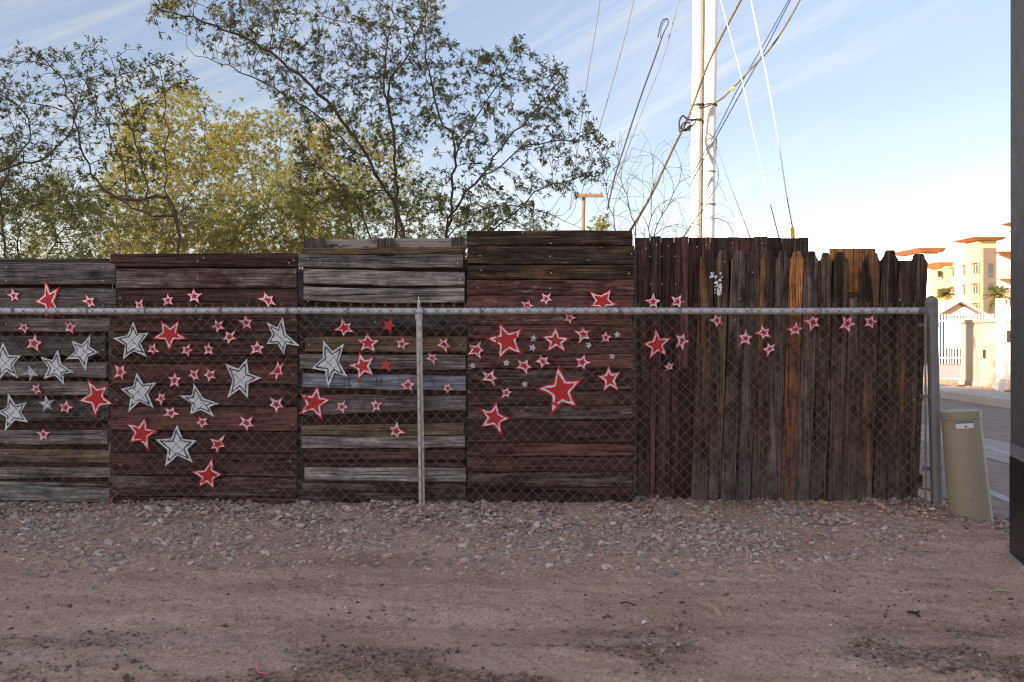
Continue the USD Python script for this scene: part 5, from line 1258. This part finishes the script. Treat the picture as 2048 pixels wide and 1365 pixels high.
crumb = [plain(f'soil_crumb_{k}', c, rough=1.0, var=0.3, scale=40) for k, c in zip('abc', ((0.1, 0.07, 0.052), (0.15, 0.105, 0.078), (0.22, 0.155, 0.115)))]
scatter('soil_crumbs', 'dark crumbs of loose soil on the alley in the foreground', 'soil', np.stack([gx, gy, ground_z(gx, gy) + size * 0.1], 1), size, 7, 12, crumb)
n = 5000
gx, gy = rng.uniform(8.52, 9.9, n), rng.uniform(13.5, 19.4, n)
keep = ~((gx > 9.1) & (gx < 9.97) & (gy > 15.25) & (gy < 17.5))
gx, gy = gx[keep], gy[keep]
size = rng.uniform(0.03, 0.08, len(gx))
scatter('landscape_rocks', 'reddish landscaping rock round the utility cabinet', 'rocks', np.stack([gx, gy, -0.03 + size * 0.2 + 0.06], 1), size, 8, 8, [plain('red_rock', (0.36, 0.2, 0.13), rough=0.95, var=0.3, scale=20)])
obj('rock_bed', bx(8.502, 30, 5, 19.49, -0.06, 0.03), plain('red_gravel_bed', (0.34, 0.2, 0.135), rough=0.95, var=0.3, scale=30), kind='structure')

def on_ground(px, py):
    Y = FPX * EYE / (py - HOR)
    for _ in range(4):
        x = (px - CX) * Y / FPX
        Y = FPX * (EYE - float(ground_z(x, Y))) / (py - HOR)
    x = (px - CX) * Y / FPX
    return np.array([x, Y, float(ground_z(x, Y))])
def leaf_blade(c, L, Wd, az, curl):
    u = np.linspace(0, 1, 9)
    w = Wd * np.sin(np.pi * np.clip(u, 0.03, 0.97)) ** 0.8
    zz = curl * L * np.sin(np.pi * u) + 0.25 * L * u * u * curl * 3
    mid = np.stack([L * u, np.zeros(9), zz], 1)
    l, r = mid + np.stack([0 * u, w / 2, w * 0.35], 1), mid + np.stack([0 * u, -w / 2, w * 0.35], 1)
    v = np.vstack([l, mid, r]); v2 = v - [0, 0, 0.0012]
    ca, sa = math.cos(az), math.sin(az)
    Rm = np.array([[ca, -sa, 0], [sa, ca, 0], [0, 0, 1]])
    i = np.arange(8)
    f = np.vstack([np.stack([i, i + 9, i + 10, i + 1], 1), np.stack([i + 9, i + 18, i + 19, i + 10], 1)])
    return cat_mesh([(v @ Rm.T + c, f), (v2 @ Rm.T + c, f[:, ::-1])])
for (px, py, L, az, lab) in ((222, 1006, 0.075, 2.2, 'curled dry orange leaf at the foot of the first panel joint'), (388, 1018, 0.03, 0.4, 'small orange leaf on gravel below the brown plank panel'), (1268, 1014, 0.045, 0.3, 'dry leaf on gravel at the right foot of the tallest panel'),
                             (1614, 1003, 0.045, 1.4, 'upright dry orange leaf against the middle pickets'), (1641, 1018, 0.06, 0.7, 'bigger crumpled orange leaf on gravel below the pickets'), (1826, 1014, 0.055, 2.6, 'dry orange leaf on gravel beside the steel corner post'),
                             (385, 1078, 0.045, 0.1, 'flat rust-coloured leaf among gravel at left'), (1222, 1036, 0.03, 1.0, 'orange leaf scrap in the gravel right of centre'), (1620, 1097, 0.04, 2.0, 'brown leaf at the edge of the gravel below the pickets')):
    c = on_ground(px, max(py, 1012))
    obj('dry_leaf', leaf_blade(c + [0, 0, 0.018], L, L * 0.5, az, 0.18), orange_leaf, label=lab, cat='leaf', smooth=True)
pr = [on_ground(513, 1327), on_ground(514, 1338), on_ground(519, 1350), on_ground(537, 1352)]
obj('pink_ribbon', tube(spline(np.array(pr) + [0, 0, 0.006], 20), 0.0026, 6), pink_plastic, label='thin pink plastic ribbon bent like an L on the dirt', cat='ribbon', smooth=True)
c = on_ground(1289, 1250)
obj('paper_scrap', leaf_blade(c + [-0.01, 0, 0.003], 0.026, 0.022, 0.3, 0.12), paper, label='small white paper scrap on the dirt in the foreground', cat='litter')
tuft = []
for k in range(16):
    b0 = on_ground(1440 + RNG.uniform(-4, 4), 1234); e = on_ground(1408 + RNG.uniform(-6, 26), 1212 + RNG.uniform(-3, 6))
    tuft.append(tube(spline([b0 + [0, 0, 0.004], (b0 + e) / 2 + [0, 0, RNG.uniform(0.01, 0.03)], e + [0, 0, 0.005]], 8), 0.0008, 4))
obj('straw_tuft', cat_mesh(tuft), straw_mat, label='pale tuft of dry straw lying on the bare dirt', cat='straw')
a, b = on_ground(1628, 1070), on_ground(1662, 1080)
obj('seed_pod', tube(spline([a + [0, 0, 0.012], (a + b) / 2 + [0, 0, 0.018], b + [0, 0, 0.012]], 12), np.r_[0.001, np.full(10, 0.0045), 0.001], 8), green_bit, label='pale green seed pod lying on the gravel below the pickets', cat='seed pod', smooth=True)
obj('green_leaf', leaf_blade(on_ground(1985, 1188) + [0, 0, 0.008], 0.07, 0.018, -0.35, 0.05), green_bit, label='slim pale green leaf on the dirt near the column', cat='leaf', smooth=True)
obj('red_scrap', leaf_blade(on_ground(1774, 1090) + [0, 0, 0.015], 0.02, 0.012, 0.2, 0.2), red_bit, label='tiny red scrap on the gravel below the last pickets', cat='litter')
a, b = on_ground(1816, 1228), on_ground(1840, 1236)
obj('twig', cat_mesh([tube(spline([a + [0, 0, 0.006], (a + b) / 2 + [0, 0, 0.014], b + [0, 0, 0.006]], 8), 0.005, 6), tube([(a + b) / 2 + [0, 0, 0.01], (a + b) / 2 + [0.03, 0.02, 0.012]], 0.0035, 5)]), dark_twig, label='short dark forked twig on the dirt at lower right', cat='twig')
a, b = on_ground(1240, 1209), on_ground(1270, 1213)
obj('twig', tube(spline([a + [0, 0, 0.004], (a + b) / 2 + [0, 0, 0.012], b + [0, 0, 0.004]], 8), 0.003, 5), dark_twig, label='thin dark twig on the dirt below the tallest panel', cat='twig')

rng = np.random.default_rng(99)
bits = []
for k in range(420):
    x = rng.uniform(-3.2, 2.9); y = rng.uniform(5.28, 5.44) if rng.uniform() < 0.6 else rng.uniform(4.9, 5.4)
    if x > 1.9: y = rng.uniform(4.6, 5.44)
    if x < 1.4 and rng.uniform() < 0.55: continue
    L = rng.uniform(0.010, 0.032)
    bits.append(leaf_blade(np.array([x, y, float(ground_z(x, y)) + rng.uniform(0.012, 0.026)]), L, L * rng.uniform(0.3, 0.6), rng.uniform(0, 6.28), rng.uniform(-0.1, 0.25)))
obj('leaf_litter', cat_mesh(bits), plain('brown_leaf_litter', (0.26, 0.14, 0.075), rough=0.9, var=0.5, scale=12), label='small brown leaf litter caught in the gravel along the fence foot', cat='leaf litter', kind='stuff')
